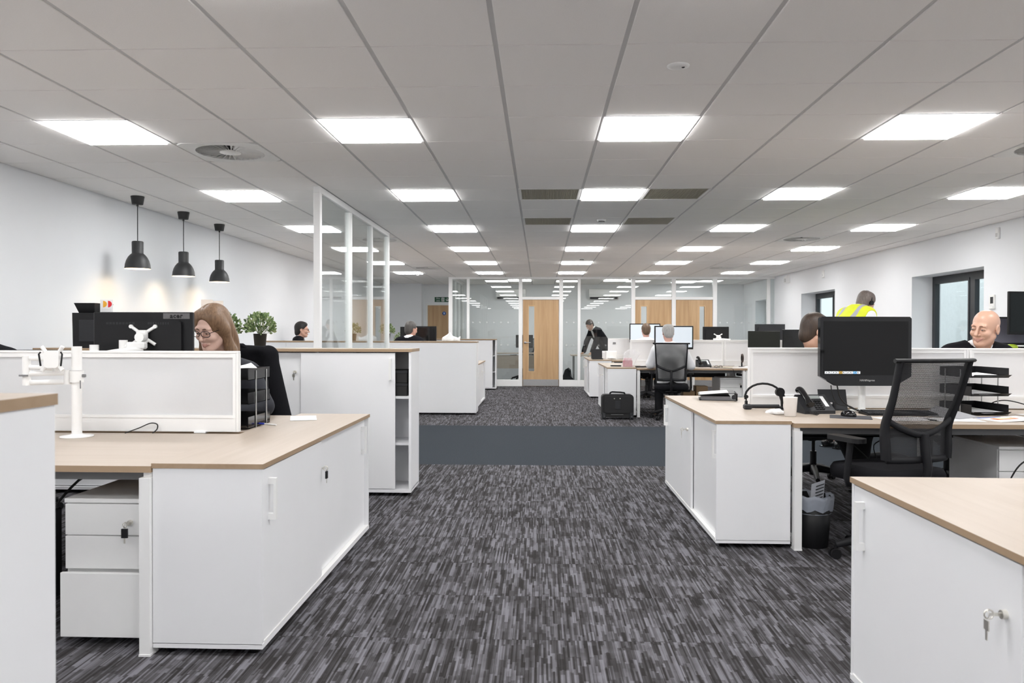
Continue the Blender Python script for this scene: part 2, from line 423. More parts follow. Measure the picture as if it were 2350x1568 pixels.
# ceiling sensors
t = thing('ceiling_sensor', 'flat round presence sensor in the ceiling near the viewer', 'sensor', (GX0+.9, GY0+.3, CZ))
MB().lathe([(.0, -.012), (.03, -.012), (.055, -.004), (.056, 0)], n=24).build('housing', M_wplast, t)
MB().sphere((.022, -.012, -.01), (.009, .009, .006)).build('lens', M_dark, t)
for (x, y, lab) in ((.72, 9.2, 'small smoke detector on the ceiling beyond the grilles'), (.74, 13.9, 'small smoke detector on the ceiling toward the back partition'), (-2.75, 17.4, 'small smoke detector on the ceiling by the exit corner')):
    t = thing('smoke_detector', lab, 'sensor', (x, y, CZ))
    MB().lathe([(0, -.045), (.03, -.045), (.036, -.02), (.05, -.016), (.052, 0)], n=20).build('housing', M_wplast, t)
    MB().lathe([(.037, -.03), (.039, -.026), (.037, -.021)], n=20).build('slot_ring', M_dark, t)

# ---- walls
def struct(name, mb, m=M_wall): return mb.build(name, m, kind='structure')
struct('wall_left', MB().box(XL-.25, XL, YB, YE, 0, CZ+.05))
struct('wall_front', MB().box(XL-.25, XR+.4, YB-.25, YB, 0, CZ+.05))
struct('wall_back', MB().box(XL-.25, XR+.4, YE, YE+.25, 0, CZ+.05))
struct('wall_pier', MB().box(XL, -3.19, 20.87, YE, 0, CZ+.03))
WT = .42; wins = [(.1, 1.97), (4.98, 6.85), (9.86, 11.73), (14.74, 16.61), (18.9, 20.1)]; wz0, wz1 = .86, 2.1
wr = MB(); y = YB
for a, b in wins: wr.box(XR, XR+WT, y, a, 0, CZ+.05).box(XR, XR+WT, a, b, 0, wz0).box(XR, XR+WT, a, b, wz1, CZ+.05); y = b
wr.box(XR, XR+WT, y, YE+.25, 0, CZ+.05); struct('wall_right', wr)
M_frame = mat('anthracite_frame', (.022, .026, .032), .4, var=.05)
M_wglass = glass_mat('window_glass', (.9, .95, .95))
for i, (a, b) in enumerate(wins):
    x = XR+.30
    t = link(f'window_{i+1}', None, kind='structure')
    f = MB()
    f.box(x, x+.07, a, b, wz1-.075, wz1).box(x, x+.07, a, b, wz0, wz0+.075).box(x, x+.07, a, a+.07, wz0+.075, wz1-.075).box(x, x+.07, b-.07, b, wz0+.075, wz1-.075)
    f.build('frame', M_frame, t)
    mids = [a, a+.28, b] if i != 4 else [a, b]
    if i != 4: MB().box(x-.005, x+.06, a+.76, a+.86, wz0+.07, wz1-.07).build('mullion', M_frame, t)
    pans = [(a+.07, a+.76), (a+.86, b-.07)] if i != 4 else [(a+.07, b-.07)]
    for p, q in pans:
        s = MB(); zz0, zz1 = wz0+.075, wz1-.075; d = .035
        s.box(x-.012, x+.05, p, q, zz1-d, zz1).box(x-.012, x+.05, p, q, zz0, zz0+d).box(x-.012, x+.05, p, p+d, zz0+d, zz1-d).box(x-.012, x+.05, q-d, q, zz0+d, zz1-d)
        so = s.build('sash', M_frame, t); MB().box(x+.02, x+.026, p+d, q-d, zz0+d, zz1-d).build('pane', M_wglass, so)
    MB().box(XR-.015, XR+.30, a, b, wz0, wz0+.02).build('window_sill', M_wpaint, t)
# outside: pale rendered wall across the yard and its ground
M_render = mat('pale_render', (.78, .8, .8), .95, var=.08, scale=14, bump=.6)
o = link('garden_wall', None, None, 'pale rough rendered wall seen outside the windows', None, 'wall')
MB().box(8.6, 8.9, -8, 30, -.3, 4.6).build('render_face', M_render, o)
M_brick = mat('brick_red', (.33, .17, .12), .9, var=.2, scale=30)
f = MB()
for j in range(28):
    for i in range(3): f.box(8.57, 8.62, 14.5+.235*i+(j % 2)*.1, 14.72+.235*i+(j % 2)*.1, -.3+.078*j, -.235+.078*j)
f.build('brick_pier', M_brick, o, label='red brick strip on the pale wall')
MB().box(XR+.5, 20, -10, 32, -.4, -.3).build('yard_ground', mat('yard_paving', (.3, .3, .3), .9, var=.2, scale=3), label='grey paving outside the windows', cat='ground', kind='structure')

# ---- glass partitions
def frame_piece(nm, par, *b): return MB().box(*b, ch=.003).build(nm, M_wpaint, par)
wg = link('wall_glass_back', None, kind='structure')
PT = .05                                              # half depth of the partition profiles
posts = [(-2.13, .09), (-1.71, .062), (-.462, .088), (.50, .088), (.925, .066), (2.20, .09), (3.15, .095), (4.11, .095), (5.36, .07)]
for x, wd in posts: frame_piece('post', wg, x-wd/2, x+wd/2, YP-PT, YP+PT, 0, CZ-.05)
frame_piece('head_rail', wg, -2.175, XR, YP-PT, YP+PT, CZ-.05, CZ)
edges = [p[0] for p in posts]+[XR]
def zpane(x0, x1, z0, z1): return MB().box(x0, x1, YP-.006, YP+.006, z0, z1).build('pane', M_glass, wg)
doors_x = {2: (-.418, .456), 5: (2.245, 3.103), 6: (3.197, 4.063)}
M_dot = mat('frosted_film', (.95, .96, .96), .6, var=0, alpha=.14)
dots = MB()
for i in range(len(posts)):
    x0 = posts[i][0]+posts[i][1]/2; x1 = (posts[i+1][0]-posts[i+1][1]/2) if i+1 < len(posts) else XR
    if i in doors_x:
        frame_piece('transom', wg, x0, x1, YP-PT, YP+PT, 2.06, 2.125)
        zpane(x0, x1, 2.125, CZ-.05)
    else:
        frame_piece('base_rail', wg, x0, x1, YP-PT, YP+PT, 0, .155)
        zpane(x0, x1, .155, CZ-.05)
        kk = max(1, int((x1-x0)/.16))
        for q in range(kk):
            xc = x0+(x1-x0)*(q+.5)/kk
            for zz in (1.52, .98): dots.box(xc-.018, xc+.018, YP-.0075, YP-.0065, zz-.018, zz+.018)
dots.build('film_square', M_dot, wg, label='row of small frosted squares on the glass', kind='stuff')
# return of the partition along the exit corridor
ws = link('wall_glass_side', None, kind='structure')
for y in (19.4, 20.3, YE-.04): frame_piece('post', ws, -2.17, -2.09, y-.035, y+.035, 0, CZ-.05)
frame_piece('head_rail', ws, -2.17, -2.09, YP+PT, YE, CZ-.05, CZ); frame_piece('base_rail', ws, -2.17, -2.09, YP+PT, YE, 0, .155)
for a, b in ((YP+.05, 19.365), (19.435, 20.265), (20.335, YE-.075)): MB().box(-2.136, -2.124, a, b, .155, CZ-.05).build('pane', M_glass, ws)
# free-standing glass screen on the left
wl = link('wall_glass_left', None, kind='structure')
gx = -2.04
for i, y in enumerate((7.08, 8.24, 9.27, 10.3)): frame_piece('post', wl, gx-.03, gx+.03, y-.035, y+.035, 0, CZ-.06)
frame_piece('head_rail', wl, gx-.03, gx+.03, 7.045, 10.335, CZ-.06, CZ); frame_piece('base_rail', wl, gx-.03, gx+.03, 7.115, 10.265, 0, .1)
for a, b in ((7.115, 8.205), (8.275, 9.235), (9.305, 10.265)): MB().box(gx-.006, gx+.006, a, b, .1, CZ-.06).build('pane', M_glass, wl)

# ---- doors
def oak_door(n, x0, x1, y, slit, hinge_left, kick=True, z1=2.055, lab=None, slit_z=(.36, 1.9), sgn=None):
    t = link(f'door_{n}', None, kind='structure')
    w_ = x1-x0; leaf = MB(); d0, d1 = y-.022, y+.022
    if slit:
        a, b = slit
        leaf.box(x0, a, d0, d1, .008, z1).box(b, x1, d0, d1, .008, z1).box(a, b, d0, d1, .008, slit_z[0]).box(a, b, d0, d1, slit_z[1], z1)
    else: leaf.box(x0, x1, d0, d1, .008, z1)
    leaf.build('door_leaf', M_oak, t)
    if slit:
        bd = MB(); q = .022
        bd.box(a-q, a, d0-.008, d1+.008, slit_z[0]-q, slit_z[1]+q).box(b, b+q, d0-.008, d1+.008, slit_z[0]-q, slit_z[1]+q)
        bd.box(a, b, d0-.008, d1+.008, slit_z[0]-q, slit_z[0]).box(a, b, d0-.008, d1+.008, slit_z[1], slit_z[1]+q)
        bd.build('beading', M_beading, t); MB().box(a, b, y-.004, y+.004, slit_z[0], slit_z[1]).build('vision_panel', M_glass, t)
    hx = x0+.055 if hinge_left else x1-.055; s = 1 if hinge_left else -1
    h = MB().lathe([(0, -.012), (.027, -.012), (.027, 0), (0, 0)], (hx, d0, 1.04), 16, axis='y').tube([(hx, d0-.005, 1.04), (hx, d0-.05, 1.04), (hx+s*.03, d0-.058, 1.04), (hx+s*.135, d0-.058, 1.04)], .0105, 10)
    h.build('lever_handle', M_steel, t)
    if kick: MB().box(x0+.005, x1-.005, d0-.0025, d0, .012, .165).build('kick_plate', M_steel, t, label='brushed steel kick plate')
    return t
M_beading = wood('oak_beading', (.66, .46, .26), (.55, .36, .19), 'Z', .7)
oak_door(1, -.405, .445, YP, (-.265, -.135), True)
oak_door(2, 2.25, 3.098, YP, (2.385, 2.52), True)
oak_door(3, 3.202, 4.058, YP, (3.755, 3.87), False)
d4 = oak_door(4, -3.07, -2.36, YE-.025, None, True, False, 2.02)
f = MB(); f.box(-3.115, -3.072, YE-.055, YE, 0, 2.022).box(-2.358, -2.315, YE-.055, YE, 0, 2.022).box(-3.115, -2.315, YE-.055, YE, 2.022, 2.065); f.build('door_frame', M_wpaint, d4)
M_blue = mat('sign_blue', (.02, .12, .45), .5, var=0)
MB().lathe([(0, -.003), (.05, -.003), (.05, 0)], (-2.62, YE-.047, 1.80), 20, axis='y').build('fire_door_sign', M_blue, d4, label='round blue fire door sign')
MB().box(-2.632, -2.608, YE-.0515, YE-.0502, 1.775, 1.825).build('sign_mark', M_paper, d4)
# exit sign above it
M_green = mat('sign_green', (.02, .10, .055), .5, var=0)
t = thing('exit_sign', 'green fire exit sign with running figure and arrow above oak door', 'sign', (-2.665, YE-.012, 2.18))
MB().box(-.22, .22, -.006, .012, -.068, .068, ch=.002).build('sign_plate', M_green, t)
MB().box(-.226, .226, -.002, .0125, -.074, .074).build('sign_border', M_paper, t)
put_text('lettering', 'Fire\nexit', .062, M_paper, t, (-.125, -.008, 0), (PI/2, 0, 0))
MB().box(-.03, .045, -.0085, -.0065, -.052, .052).build('doorway_mark', M_paper, t)
rm = MB(); rm.sphere((.012, -.009, .036), (.010, .001, .010), n=10)
rm.obox((.006, -.0095, .008), (.009, 0, .004), (0, .0006, 0), (-.006, 0, .019)).obox((-.004, -.0095, -.026), (.005, 0, 0), (0, .0006, 0), (-.006, 0, .016)).obox((.016, -.0095, -.026), (.005, 0, 0), (0, .0006, 0), (.006, 0, .016)).obox((.02, -.0095, .014), (.011, 0, -.004), (0, .0006, 0), (.0015, 0, .004))
rm.build('running_figure', M_green, t)
ar = MB(); ar.obox((.125, -.0075, .012), (.008, 0, 0), (0, .001, 0), (0, 0, .038)).obox((.107, -.0075, -.022), (.022, 0, -.022), (0, .001, 0), (.005, 0, .005)).obox((.143, -.0075, -.022), (-.022, 0, -.022), (0, .001, 0), (-.005, 0, .005))
ar.build('down_arrow', M_paper, t)

# ---- wall devices
t = thing('thermostat', 'small white wall thermostat with grey display beside the window', 'thermostat', (XR, 9.66, 1.65))
MB().box(-.022, 0, -.055, .055, -.085, .085, ch=.004).build('housing', M_wplast, t); MB().box(-.0235, -.0215, -.04, .02, -.02, .06).build('display', M_dark, t); MB().box(-.03, -.02, -.04, .015, -.08, -.055).build('button_bar', M_wplast, t)
t = thing('motion_detector', 'white motion detector high in the corner by the glass partition', 'sensor', (XR, 17.4, 2.45))
MB().prism([(-.09, -.06), (-.10, .05), (-.07, .10), (0, .10), (0, -.06)][::-1], 'y', -.06, .06).build('housing', M_wplast, t); MB().box(-.102, -.094, -.045, .045, -.05, .03).build('lens', mat('sensor_lens', (.6, .6, .6), .3), t)
t = thing('wall_sensor', 'small white sensor box high on the right wall above window', 'sensor', (XR, 9.55, 2.47))
MB().box(-.03, 0, -.03, .03, -.07, .07, ch=.006).build('housing', M_wplast, t); MB().box(-.033, -.029, -.018, .018, -.045, .0).build('lens', mat('sensor_lens'), t)
t = thing('wall_sensor', 'small white sensor box on the right wall above the far window', 'sensor', (XR, 15.3, 2.42))
MB().box(-.03, 0, -.04, .04, -.07, .07, ch=.006).build('housing', M_wplast, t); MB().box(-.033, -.029, -.018, .018, -.045, .0).build('lens', mat('sensor_lens'), t)
# ---- air conditioners on the rear wall
for x, lab in ((-.79, 'white wall air conditioner seen through glass left of the oak door'), (1.72, 'white wall air conditioner seen through glass right of the oak door')):
    t = thing('air_conditioner', lab, 'air conditioner', (x, YE, 2.33))
    MB().prism([(-.19, -.08), (-.20, .0), (-.19, .12), (-.17, .135), (0, .135), (0, -.135), (-.12, -.135)][::-1], 'x', -.4, .4).build('casing', M_wplast, t)
    MB().obox((0, -.158, -.11), (.37, 0, 0), (0, -.03, .022), (0, .003, .004)).build('louvre', M_dark, t)
    MB().box(-.39, .39, -.203, -.199, -.02, -.016).build('panel_line', M_grid, t)

# ================================================================== FURNITURE
def key_set(par, p, nrm, black=False, along=None):
    """lock cylinder with a key and a second key hanging from it; nrm = outward unit vector"""
    p = Vector(p); n_ = Vector(nrm); a = n_.cross(Vector((0, 0, 1)))
    lk = MB().tube([p-n_*.002, p+n_*.012], .011, 14).build('lock', M_chrome, par)
    k = MB(); k.obox(p+n_*.024, n_*.014, a*.0012, Vector((0, 0, .004))); k.tube([p+n_*.04+Vector((0, 0, .011))*math.cos(i*PI/5)+n_*.011*math.sin(i*PI/5) for i in range(10)], .0022, 6, closed=True)
    k.build('key', M_chrome, lk)
    q = p+n_*.045+Vector((0, 0, -.012)); h = MB()
    h.tube([q+Vector((0, 0, .012))+Vector((0, 0, .009))*math.cos(i*PI/5)+a*.009*math.sin(i*PI/5) for i in range(10)], .001, 5, closed=True)
    if black: h.obox(q+Vector((0, 0, -.02)), a*.012, n_*.004, Vector((0, 0, .018)), 1)
    else: h.obox(q+Vector((0, 0, -.014)), a*.010, n_*.0015, Vector((0, 0, .012)), 0)
    h.obox(q+Vector((0, 0, -.044 if black else -.034)), a*.0035, n_*.001, Vector((0, 0, .016)), 0)
    h.build('hanging_key', [M_chrome, M_black], lk)

def bow_handle(nm, par, c, nrm, L_=.165):
    """D handle: grip standing off two feet, vertical"""
    c = Vector(c); n_ = Vector(nrm); a = n_.cross(Vector((0, 0, 1)))
    h = MB(); h.obox(c+n_*.026, a*.010, n_*.005, Vector((0, 0, L_/2)))
    for s in (-1, 1): h.obox(c+n_*.012+Vector((0, 0, s*(L_/2-.012))), a*.0088, n_*.012, Vector((0, 0, .012)))
    return h.build(nm, M_wplast, par)

def low_cabinet(label, x_face, s, y0, y1, W=.43, H=.745, outer='near', black_key=True, lock_t=.45, mid_t=.44):
    """desk-high sliding-door cabinet; doors face direction s (+1/-1) in x"""
    t = thing('low_cabinet', label, 'cabinet', (x_face, y0, 0)); L_ = y1-y0
    X = lambda d: -s*d                                # depth behind the face
    b = MB()
    b.box(X(.002), X(W), 0, .019, .045, H-.019).box(X(.002), X(W), L_-.019, L_, .045, H-.019)
    b.box(X(.0), X(W), 0, L_, .028, .047).box(X(W-.018), X(W), .019, L_-.019, .047, H-.019).box(X(.05), X(W-.018), L_/2-.009, L_/2+.009, .047, H-.019)
    b.build('body', M_white, t)
    f = MB()
    for x in (.05, W-.05):
        for y in (.05, L_-.05): f.lathe([(0, 0), (.02, 0), (.02, .028)], (X(x), y, 0), 12)
    f.build('foot', M_black, t)
    tp = MB().box(X(-.004), X(W+.004), -.004, L_+.004, H-.019, H, 0)
    tp.mi = [1]*len(tp.mi); tp.mi[1] = 0              # top face plain board, edges banded, their shading partly in the colour
    tp.build('worktop', [M_woodY, M_edgeY], t)
    MB().box(X(.0), X(.045), .019, L_-.019, .047, .054).build('track', M_wplast, t)
    mid = L_*mid_t; dn_, df_ = (.004, .026) if outer == 'near' else (.026, .004)
    e0 = .002 if outer == 'near' else .02; e1 = L_-.02 if outer == 'near' else L_-.002
    d1 = MB().box(X(dn_), X(dn_+.016), e0, mid+.012, .056, H-.026, ch=.001).build('sliding_door', M_white, t)
    d2 = MB().box(X(df_), X(df_+.016), mid-.012, e1, .056, H-.026, ch=.001).build('sliding_door', M_white, t)
    bow_handle('handle', d1, (X(dn_), .085, H-.15), (s, 0, 0)); bow_handle('handle', d2, (X(df_), L_-.10, H-.15), (s, 0, 0))
    key_set(t, (X(dn_ if lock_t < mid_t else df_), L_*lock_t, H-.16), (s, 0, 0), black_key)
    return t

def tall_cabinet(label, x0, x1, y0, D=.385, H=1.13, slide=0., back_to_us=False, key=True, y_dir=-1):
    """tall sliding-door cabinet; doors face -y unless back_to_us"""
    W = x1-x0; t = thing('tall_cabinet', label, 'cabinet', (x0, y0, 0))
    Y = (lambda d: D-d) if back_to_us else (lambda d: d)
    b = MB()
    b.box(0, .019, Y(.002), Y(D), .045, H-.022).box(W-.019, W, Y(.002), Y(D), .045, H-.022).box(0, W, Y(0), Y(D), .028, .05)
    b.box(.019, W-.019, Y(D-.016), Y(D), .05, H-.022).box(W/2-.009, W/2+.009, Y(.05), Y(D-.016), .05, H-.022)
    b.build('body', M_white, t)
    for z in (.405, .765): MB().box(.019, W-.019, Y(.05), Y(D-.016), z-.02, z).build('shelf', M_white, t)
    f = MB()
    for x in (.05, W-.05):
        for y in (.06, D-.06): f.lathe([(0, 0), (.02, 0), (.02, .028)], (x, y, 0), 12)
    f.build('foot', M_black, t)
    tp = MB().box(-.004, W+.004, -.006, D+.004, H-.022, H); tp.mi = [1]*6; tp.mi[1] = 0
    tp.build('top_board', [M_woodX, M_edge], t)
    mid = W/2
    dl = MB().box(.02, mid+.012, Y(.026), Y(.042), .056, H-.03, ch=.001).build('sliding_door', M_white, t)
    dr = MB().box(mid-.012-slide, W-.02-slide, Y(.004), Y(.020), .056, H-.03, ch=.001).build('sliding_door', M_white, t)
    n_ = (0, 1, 0) if back_to_us else (0, -1, 0)
    bow_handle('handle', dr, (W-.055-slide, Y(.004), H-.155), n_); bow_handle('handle', dl, (.06, Y(.026), H-.155), n_)
    if key: key_set(t, (mid-.06-slide, Y(.026), H-.18), n_)
    return t

def desk(label, x0, x1, y0, y1, front=-1, Z=.735, legs=(1, 1)):
    """front = -1: user sits on the near (-y) side"""
    t = thing('desk', label, 'desk', (x0, y0, 0)); W, D = x1-x0, y1-y0
    tp = MB().box(0, W, 0, D, Z-.025, Z, 0); tp.mi = [1]*6; tp.mi[1] = 0
    tp.build('desktop', [M_woodX, M_edge], t)
    for i, (x, on) in enumerate(((.0, legs[0]), (W-.042, legs[1]))):
        if not on: continue
        l = MB()
        l.box(x, x+.042, -.008, .045, .008, Z-.045).box(x, x+.042, D-.08, D-.03, .008, Z-.045).box(x+.006, x+.036, .045, D-.08, Z-.085, Z-.045).box(x+.006, x+.036, .045, D-.08, .03, .06).box(x+.004, x+.038, .02, D-.04, Z-.045, Z-.0252)
        l.box(x-.002, x+.044, -.01, .055, 0, .008).box(x-.002, x+.044, D-.09, D-.02, 0, .008)
        l.build('leg_frame', M_wpaint, t)
    MB().box(.042, W-.042, .10, .14, Z-.072, Z-.027).box(.042, W-.042, D-.14, D-.10, Z-.072, Z-.027).build('beam', M_beam, t)
    a = D-.22 if front < 0 else .08
    MB().box(.15, W-.15, a, a+.14, Z-.165, Z-.155).box(.15, W-.15, a, a+.006, Z-.165, Z-.10).box(.15, W-.15, a+.134, a+.14, Z-.165, Z-.10).box(.16, .19, a+.05, a+.08, Z-.10, Z-.06).box(W-.19, W-.16, a+.05, a+.08, Z-.10, Z-.06).box(.16, .19, a, a+.14, Z-.108, Z-.10).box(W-.19, W-.16, a, a+.14, Z-.108, Z-.10).box(.16, .19, a+.05, a+.08, Z-.06, Z-.0251).box(W-.19, W-.16, a+.05, a+.08, Z-.06, Z-.0251).build('cable_tray', M_dark, t)
    return t

M_frost = mat('frosted_acrylic', (.93, .94, .955), .32, var=.01, trans=.4)
M_solid = mat('screen_fabric_white', (.80, .80, .81), .7, var=.015, scale=40)
def desk_screen(label, x0, x1, y, z0=.742, z1=1.157, infill=None, group=None):
    t = thing('desk_screen', label, 'screen', ((x0+x1)/2, y, 0), 0, group); h = (x1-x0)/2
    f = MB()
    f.box(-h, h, -.016, .016, z1-.012, z1, ch=.002).box(-h+.028, h-.028, -.012, .012, z1-.034, z1-.012)
    f.box(-h, -h+.012, -.016, .016, z0, z1-.012).box(-h+.014, -h+.03, -.014, .014, z0, z1-.012).box(h-.012, h, -.016, .016, z0, z1-.012).box(h-.03, h-.014, -.014, .014, z0, z1-.012)
    f.box(-h+.03, h-.03, -.014, .014, z0+.07, z0+.085)
    f.build('frame', M_wpaint, t)
    MB().box(-h+.03, h-.03, -.011, .011, z0, z0+.07).build('base_rail', M_wpaint, t)
    MB().box(-h+.028, h-.028, -.004, .004, z0+.085, z1-.034).build('infill_panel', infill or M_solid, t)
    b = MB()
    for x in (-h+.2, h-.2): b.box(x-.03, x+.03, -.02, .02, .7355, z0)
    b.build('clamp', M_wpaint, t)
    return t

def pedestal(label, x0, y0, W=.42, D=.56, H=.585, open_bottom=0., key=True, key_t=.84):
    t = thing('drawer_pedestal', label, 'drawers', (x0, y0, 0))
    b = MB(); b.box(0, W, .02, D, .035, H-.018); b.build('carcass', M_wpaint, t)
    MB().box(-.001, W+.001, -.001, D, H-.018, H, ch=.002).build('top', M_wpaint, t)
    zs = [(.04, .296, open_bottom), (.302, .434, 0), (.438, H-.022, 0)]
    for a, c, op in zs:
        d = MB().box(.002, W-.002, -op, .018-op, a, c, ch=.002).build('drawer', M_wpaint, t)
        if op: MB().box(.015, W-.015, .018-op, .03, a+.03, c-.03).build('drawer_box', M_beam, d)
    c = MB()
    for x in (.05, W-.05):
        for y in (.07, D-.06): c.lathe([(0, 0), (.02, 0), (.02, .035)], (x, y, 0), 10)
    c.build('castor', M_black, t)
    if key: key_set(t, (W*key_t, 0, H-.095), (0, -1, 0), True)
    return t

# ---- office chair, faces +y
def office_chair(label, loc, rz, group='black mesh task chairs'):
    t = thing('office_chair', label, 'chair', loc, rz, group)
    for i in range(5):
        a = 2*PI*i/5+.3; d = Vector((math.cos(a), math.sin(a), 0))
        l = MB().tube([d*.03+Vector((0, 0, .13)), d*.14+Vector((0, 0, .118)), d*.30+Vector((0, 0, .075))], .02, 8, rs=[.032, .026, .017], flat=(1, 1.1)); l.build('base_leg', M_cframe, t)
        p = Vector((-d.y, d.x, 0)); c = MB()
        for s in (-1, 1): c.tube([d*.305+p*s*.008+Vector((0, 0, .028)), d*.305+p*s*.026+Vector((0, 0, .028))], .028, 14)
        c.tube([d*.30+Vector((0, 0, .03)), d*.30+Vector((0, 0, .08))], .008, 6); c.build('castor', M_black, t)
    MB().tube([(0, 0, .07), (0, 0, .155)], .034, 14, rs=[.03, .036]).tube([(0, 0, .155), (0, 0, .27)], .026, 14).tube([(0, 0, .27), (0, 0, .41)], .014, 12).build('gas_lift', M_black, t)
    MB().box(-.09, .09, -.14, .12, .395, .435, ch=.012).tube([(.08, .03, .41), (.27, .03, .405)], .007, 8).lathe([(0, -.05), (.035, -.05), (.04, 0), (0, 0)], (0, -.09, .395), 14).build('tilt_mechanism', M_black, t)
    # seat cushion
    s = MB(); ol = rrect(.49, .47, .11, 6, 0, .03); lev = [(.93, .438), (1.0, .452), (1.0, .492), (.95, .515), (.8, .524)]; n_ = len(ol)
    vs = []; 
    for sc, z in lev: vs += [(x*sc, .03+(y-.03)*sc, z) for x, y in ol]
    fs = [(i*n_+j, i*n_+(j+1) % n_, (i+1)*n_+(j+1) % n_, (i+1)*n_+j) for i in range(len(lev)-1) for j in range(n_)]
    s.add(vs, fs, 0, True); s.add(vs, [list(range(n_))[::-1], list(range((len(lev)-1)*n_, len(lev)*n_))]); s.build('seat', M_fabric, t)
    # back: side stiles, netting, rails, lumbar band, spine
    def bp(u, v):
        """u -1..1 across, v 0..1 up"""
        wd = .2+.028*v; y = -.215-.015*math.sin(v*PI)*0-.12*v**1.3+.035*(u*u)
        y += .03*math.exp(-((v-.33)/.2)**2)
        return Vector((u*wd, y, .585+.53*v))
    st = []
    for sgn in (-1, 1):
        q = MB(); pts = [bp(sgn, i/14) for i in range(15)]
        q.tube(pts, .012, 8, rs=[.019+.010*math.exp(-((i/14-.1)/.3)**2) for i in range(15)], flat=(1.35, .55)); q.build('back_stile', M_cframe, t)
    q = MB().tube([bp(u/8, 0) for u in range(-8, 9)], .017, 8, flat=(.8, 1.1)).build('bottom_rail', M_cframe, t)
    q = MB()
    top = [bp(u/8, 1)+Vector((0, -.004, 0)) for u in range(-9, 10)]
    q.tube(top, .013, 8, flat=(1.5, .9)); q.build('top_rail', M_black, t)
    g = MB(); nu, nv = 12, 20
    vs = [bp(-.97+1.94*i/nu, .01+.98*j/nv) for j in range(nv+1) for i in range(nu+1)]
    g.add(vs, [(j*(nu+1)+i, j*(nu+1)+i+1, (j+1)*(nu+1)+i+1, (j+1)*(nu+1)+i) for j in range(nv) for i in range(nu)], 0, True); g.build('netting', M_net, t)
    q = MB(); q.tube([bp(u/10, .40-.15*(1-abs(u/10)**1.6))+Vector((0, -.012, 0)) for u in range(-10, 11)], .014, 8, flat=(.7, 1.2)); q.build('lumbar_band', M_cframe, t)
    q = MB(); q.tube([bp(0, .26)+Vector((0, -.02, 0)), bp(0, .1)+Vector((0, -.025, 0)), Vector((0, -.255, .55)), Vector((0, -.24, .44)), Vector((0, -.12, .41))], .022, 8, rs=[.03, .03, .028, .028, .026], flat=(.95, .6)); q.build('spine', M_cframe, t)
    for sgn in (-1, 1):
        a = MB().tube([(sgn*.14, .02, .43), (sgn*.27, .02, .425), (sgn*.285, .015, .46), (sgn*.275, .0, .66)], .02, 8, flat=(1, .7)); ao = a.build('arm_post', M_cframe, t)
        p = MB(); ol2 = rrect(.085, .25, .035, 4, sgn*.275, .03); p.prism(ol2, 'z', .665, .69); p.build('arm_pad', M_black, ao)
    return t

# ---- monitors: screen faces -y, origin on the desk below it
def monitor(label, loc, rz=0., w_=.52, h_=.31, zc=.5, tilt=0., screen=None, back='plain', stand='foot', pz=None, group=None, bez=.014):
    t = thing('monitor', label, 'monitor', loc, rz, group)
    c, s = math.cos(tilt), math.sin(tilt)
    def tf(mb):
        mb.v = [(x, y*c-z*s, zc+y*s+z*c) for x, y, z in mb.v]; return mb
    b = MB(); b.box(-w_/2, w_/2, -.012, .012, -h_/2, h_/2, ch=.004)
    b.prism(rrect(w_*.8, h_*.72, .02, 3), 'y', .012, .032); tf(b).build('casing', M_black if back != 'grey' else M_dark, t)
    tf(MB().box(-w_/2+bez, w_/2-bez, -.0135, -.0115, -h_/2+bez*1.6, h_/2-bez)).build('screen', screen or M_screen, t)
    if stand == 'foot':
        MB().tube([(0, .05, .012), (0, .055, zc)], .02, 10, flat=(1.6, .6)).build('stand_neck', M_black, t)
        MB().prism(rrect(.24, .18, .05, 4, 0, .04), 'z', 0, .014).build('stand_foot', M_black, t)
    elif stand == 'arm':
        MB().tube([(.0, .13, .0), (.0, .13, zc+.02)], .019, 14).lathe([(0, .0), (.06, .0), (.06, .008), (0, .008)], (0, .13, 0), 20).build('arm_pole', M_wplast, t)
        MB().tube([(0, .13, zc), (-.02, .05, zc)], .02, 10).box(-.05, .05, .032, .042, zc-.05, zc+.05, ch=.004).build('arm_head', M_wplast, t)
    return t
def vesa_bracket(par, y, z, x=0., s=1.):
    """white spider bracket behind a screen with its arm knuckle"""
    b = MB(); Y = y
    for sx in (-1, 1):
        for sz in (-1, 1): b.tube([(x+sx*.02, Y+.012, z+sz*.018), (x+sx*.068*s, Y+.004, z+sz*.05*s)], .009, 8)
        b.tube([(x+sx*.068*s, Y+.001, z+.05*s), (x+sx*.068*s, Y+.012, z+.05*s)], .011, 10)
    b.box(x-.032, x+.032, Y+.006, Y+.03, z-.045, z+.03, ch=.008)
    b.tube([(x-.012, Y+.03, z-.01), (x-.012, Y+.075, z-.01)], .026, 12)
    o = b.build('arm_bracket', M_wplast, par, label='white spider bracket')
    k = MB().box(x-.05, x+.05, Y+.05, Y+.10, z-.075, z-.035, ch=.008).tube([(x+.075, Y+.075, z-.08), (x+.075, Y+.075, z-.025)], .022, 12).tube([(x+.06, Y+.075, z-.06), (x-.04, Y+.075, z-.05)], .016, 10)
    k.build('arm_link', M_wplast, o)
    return o

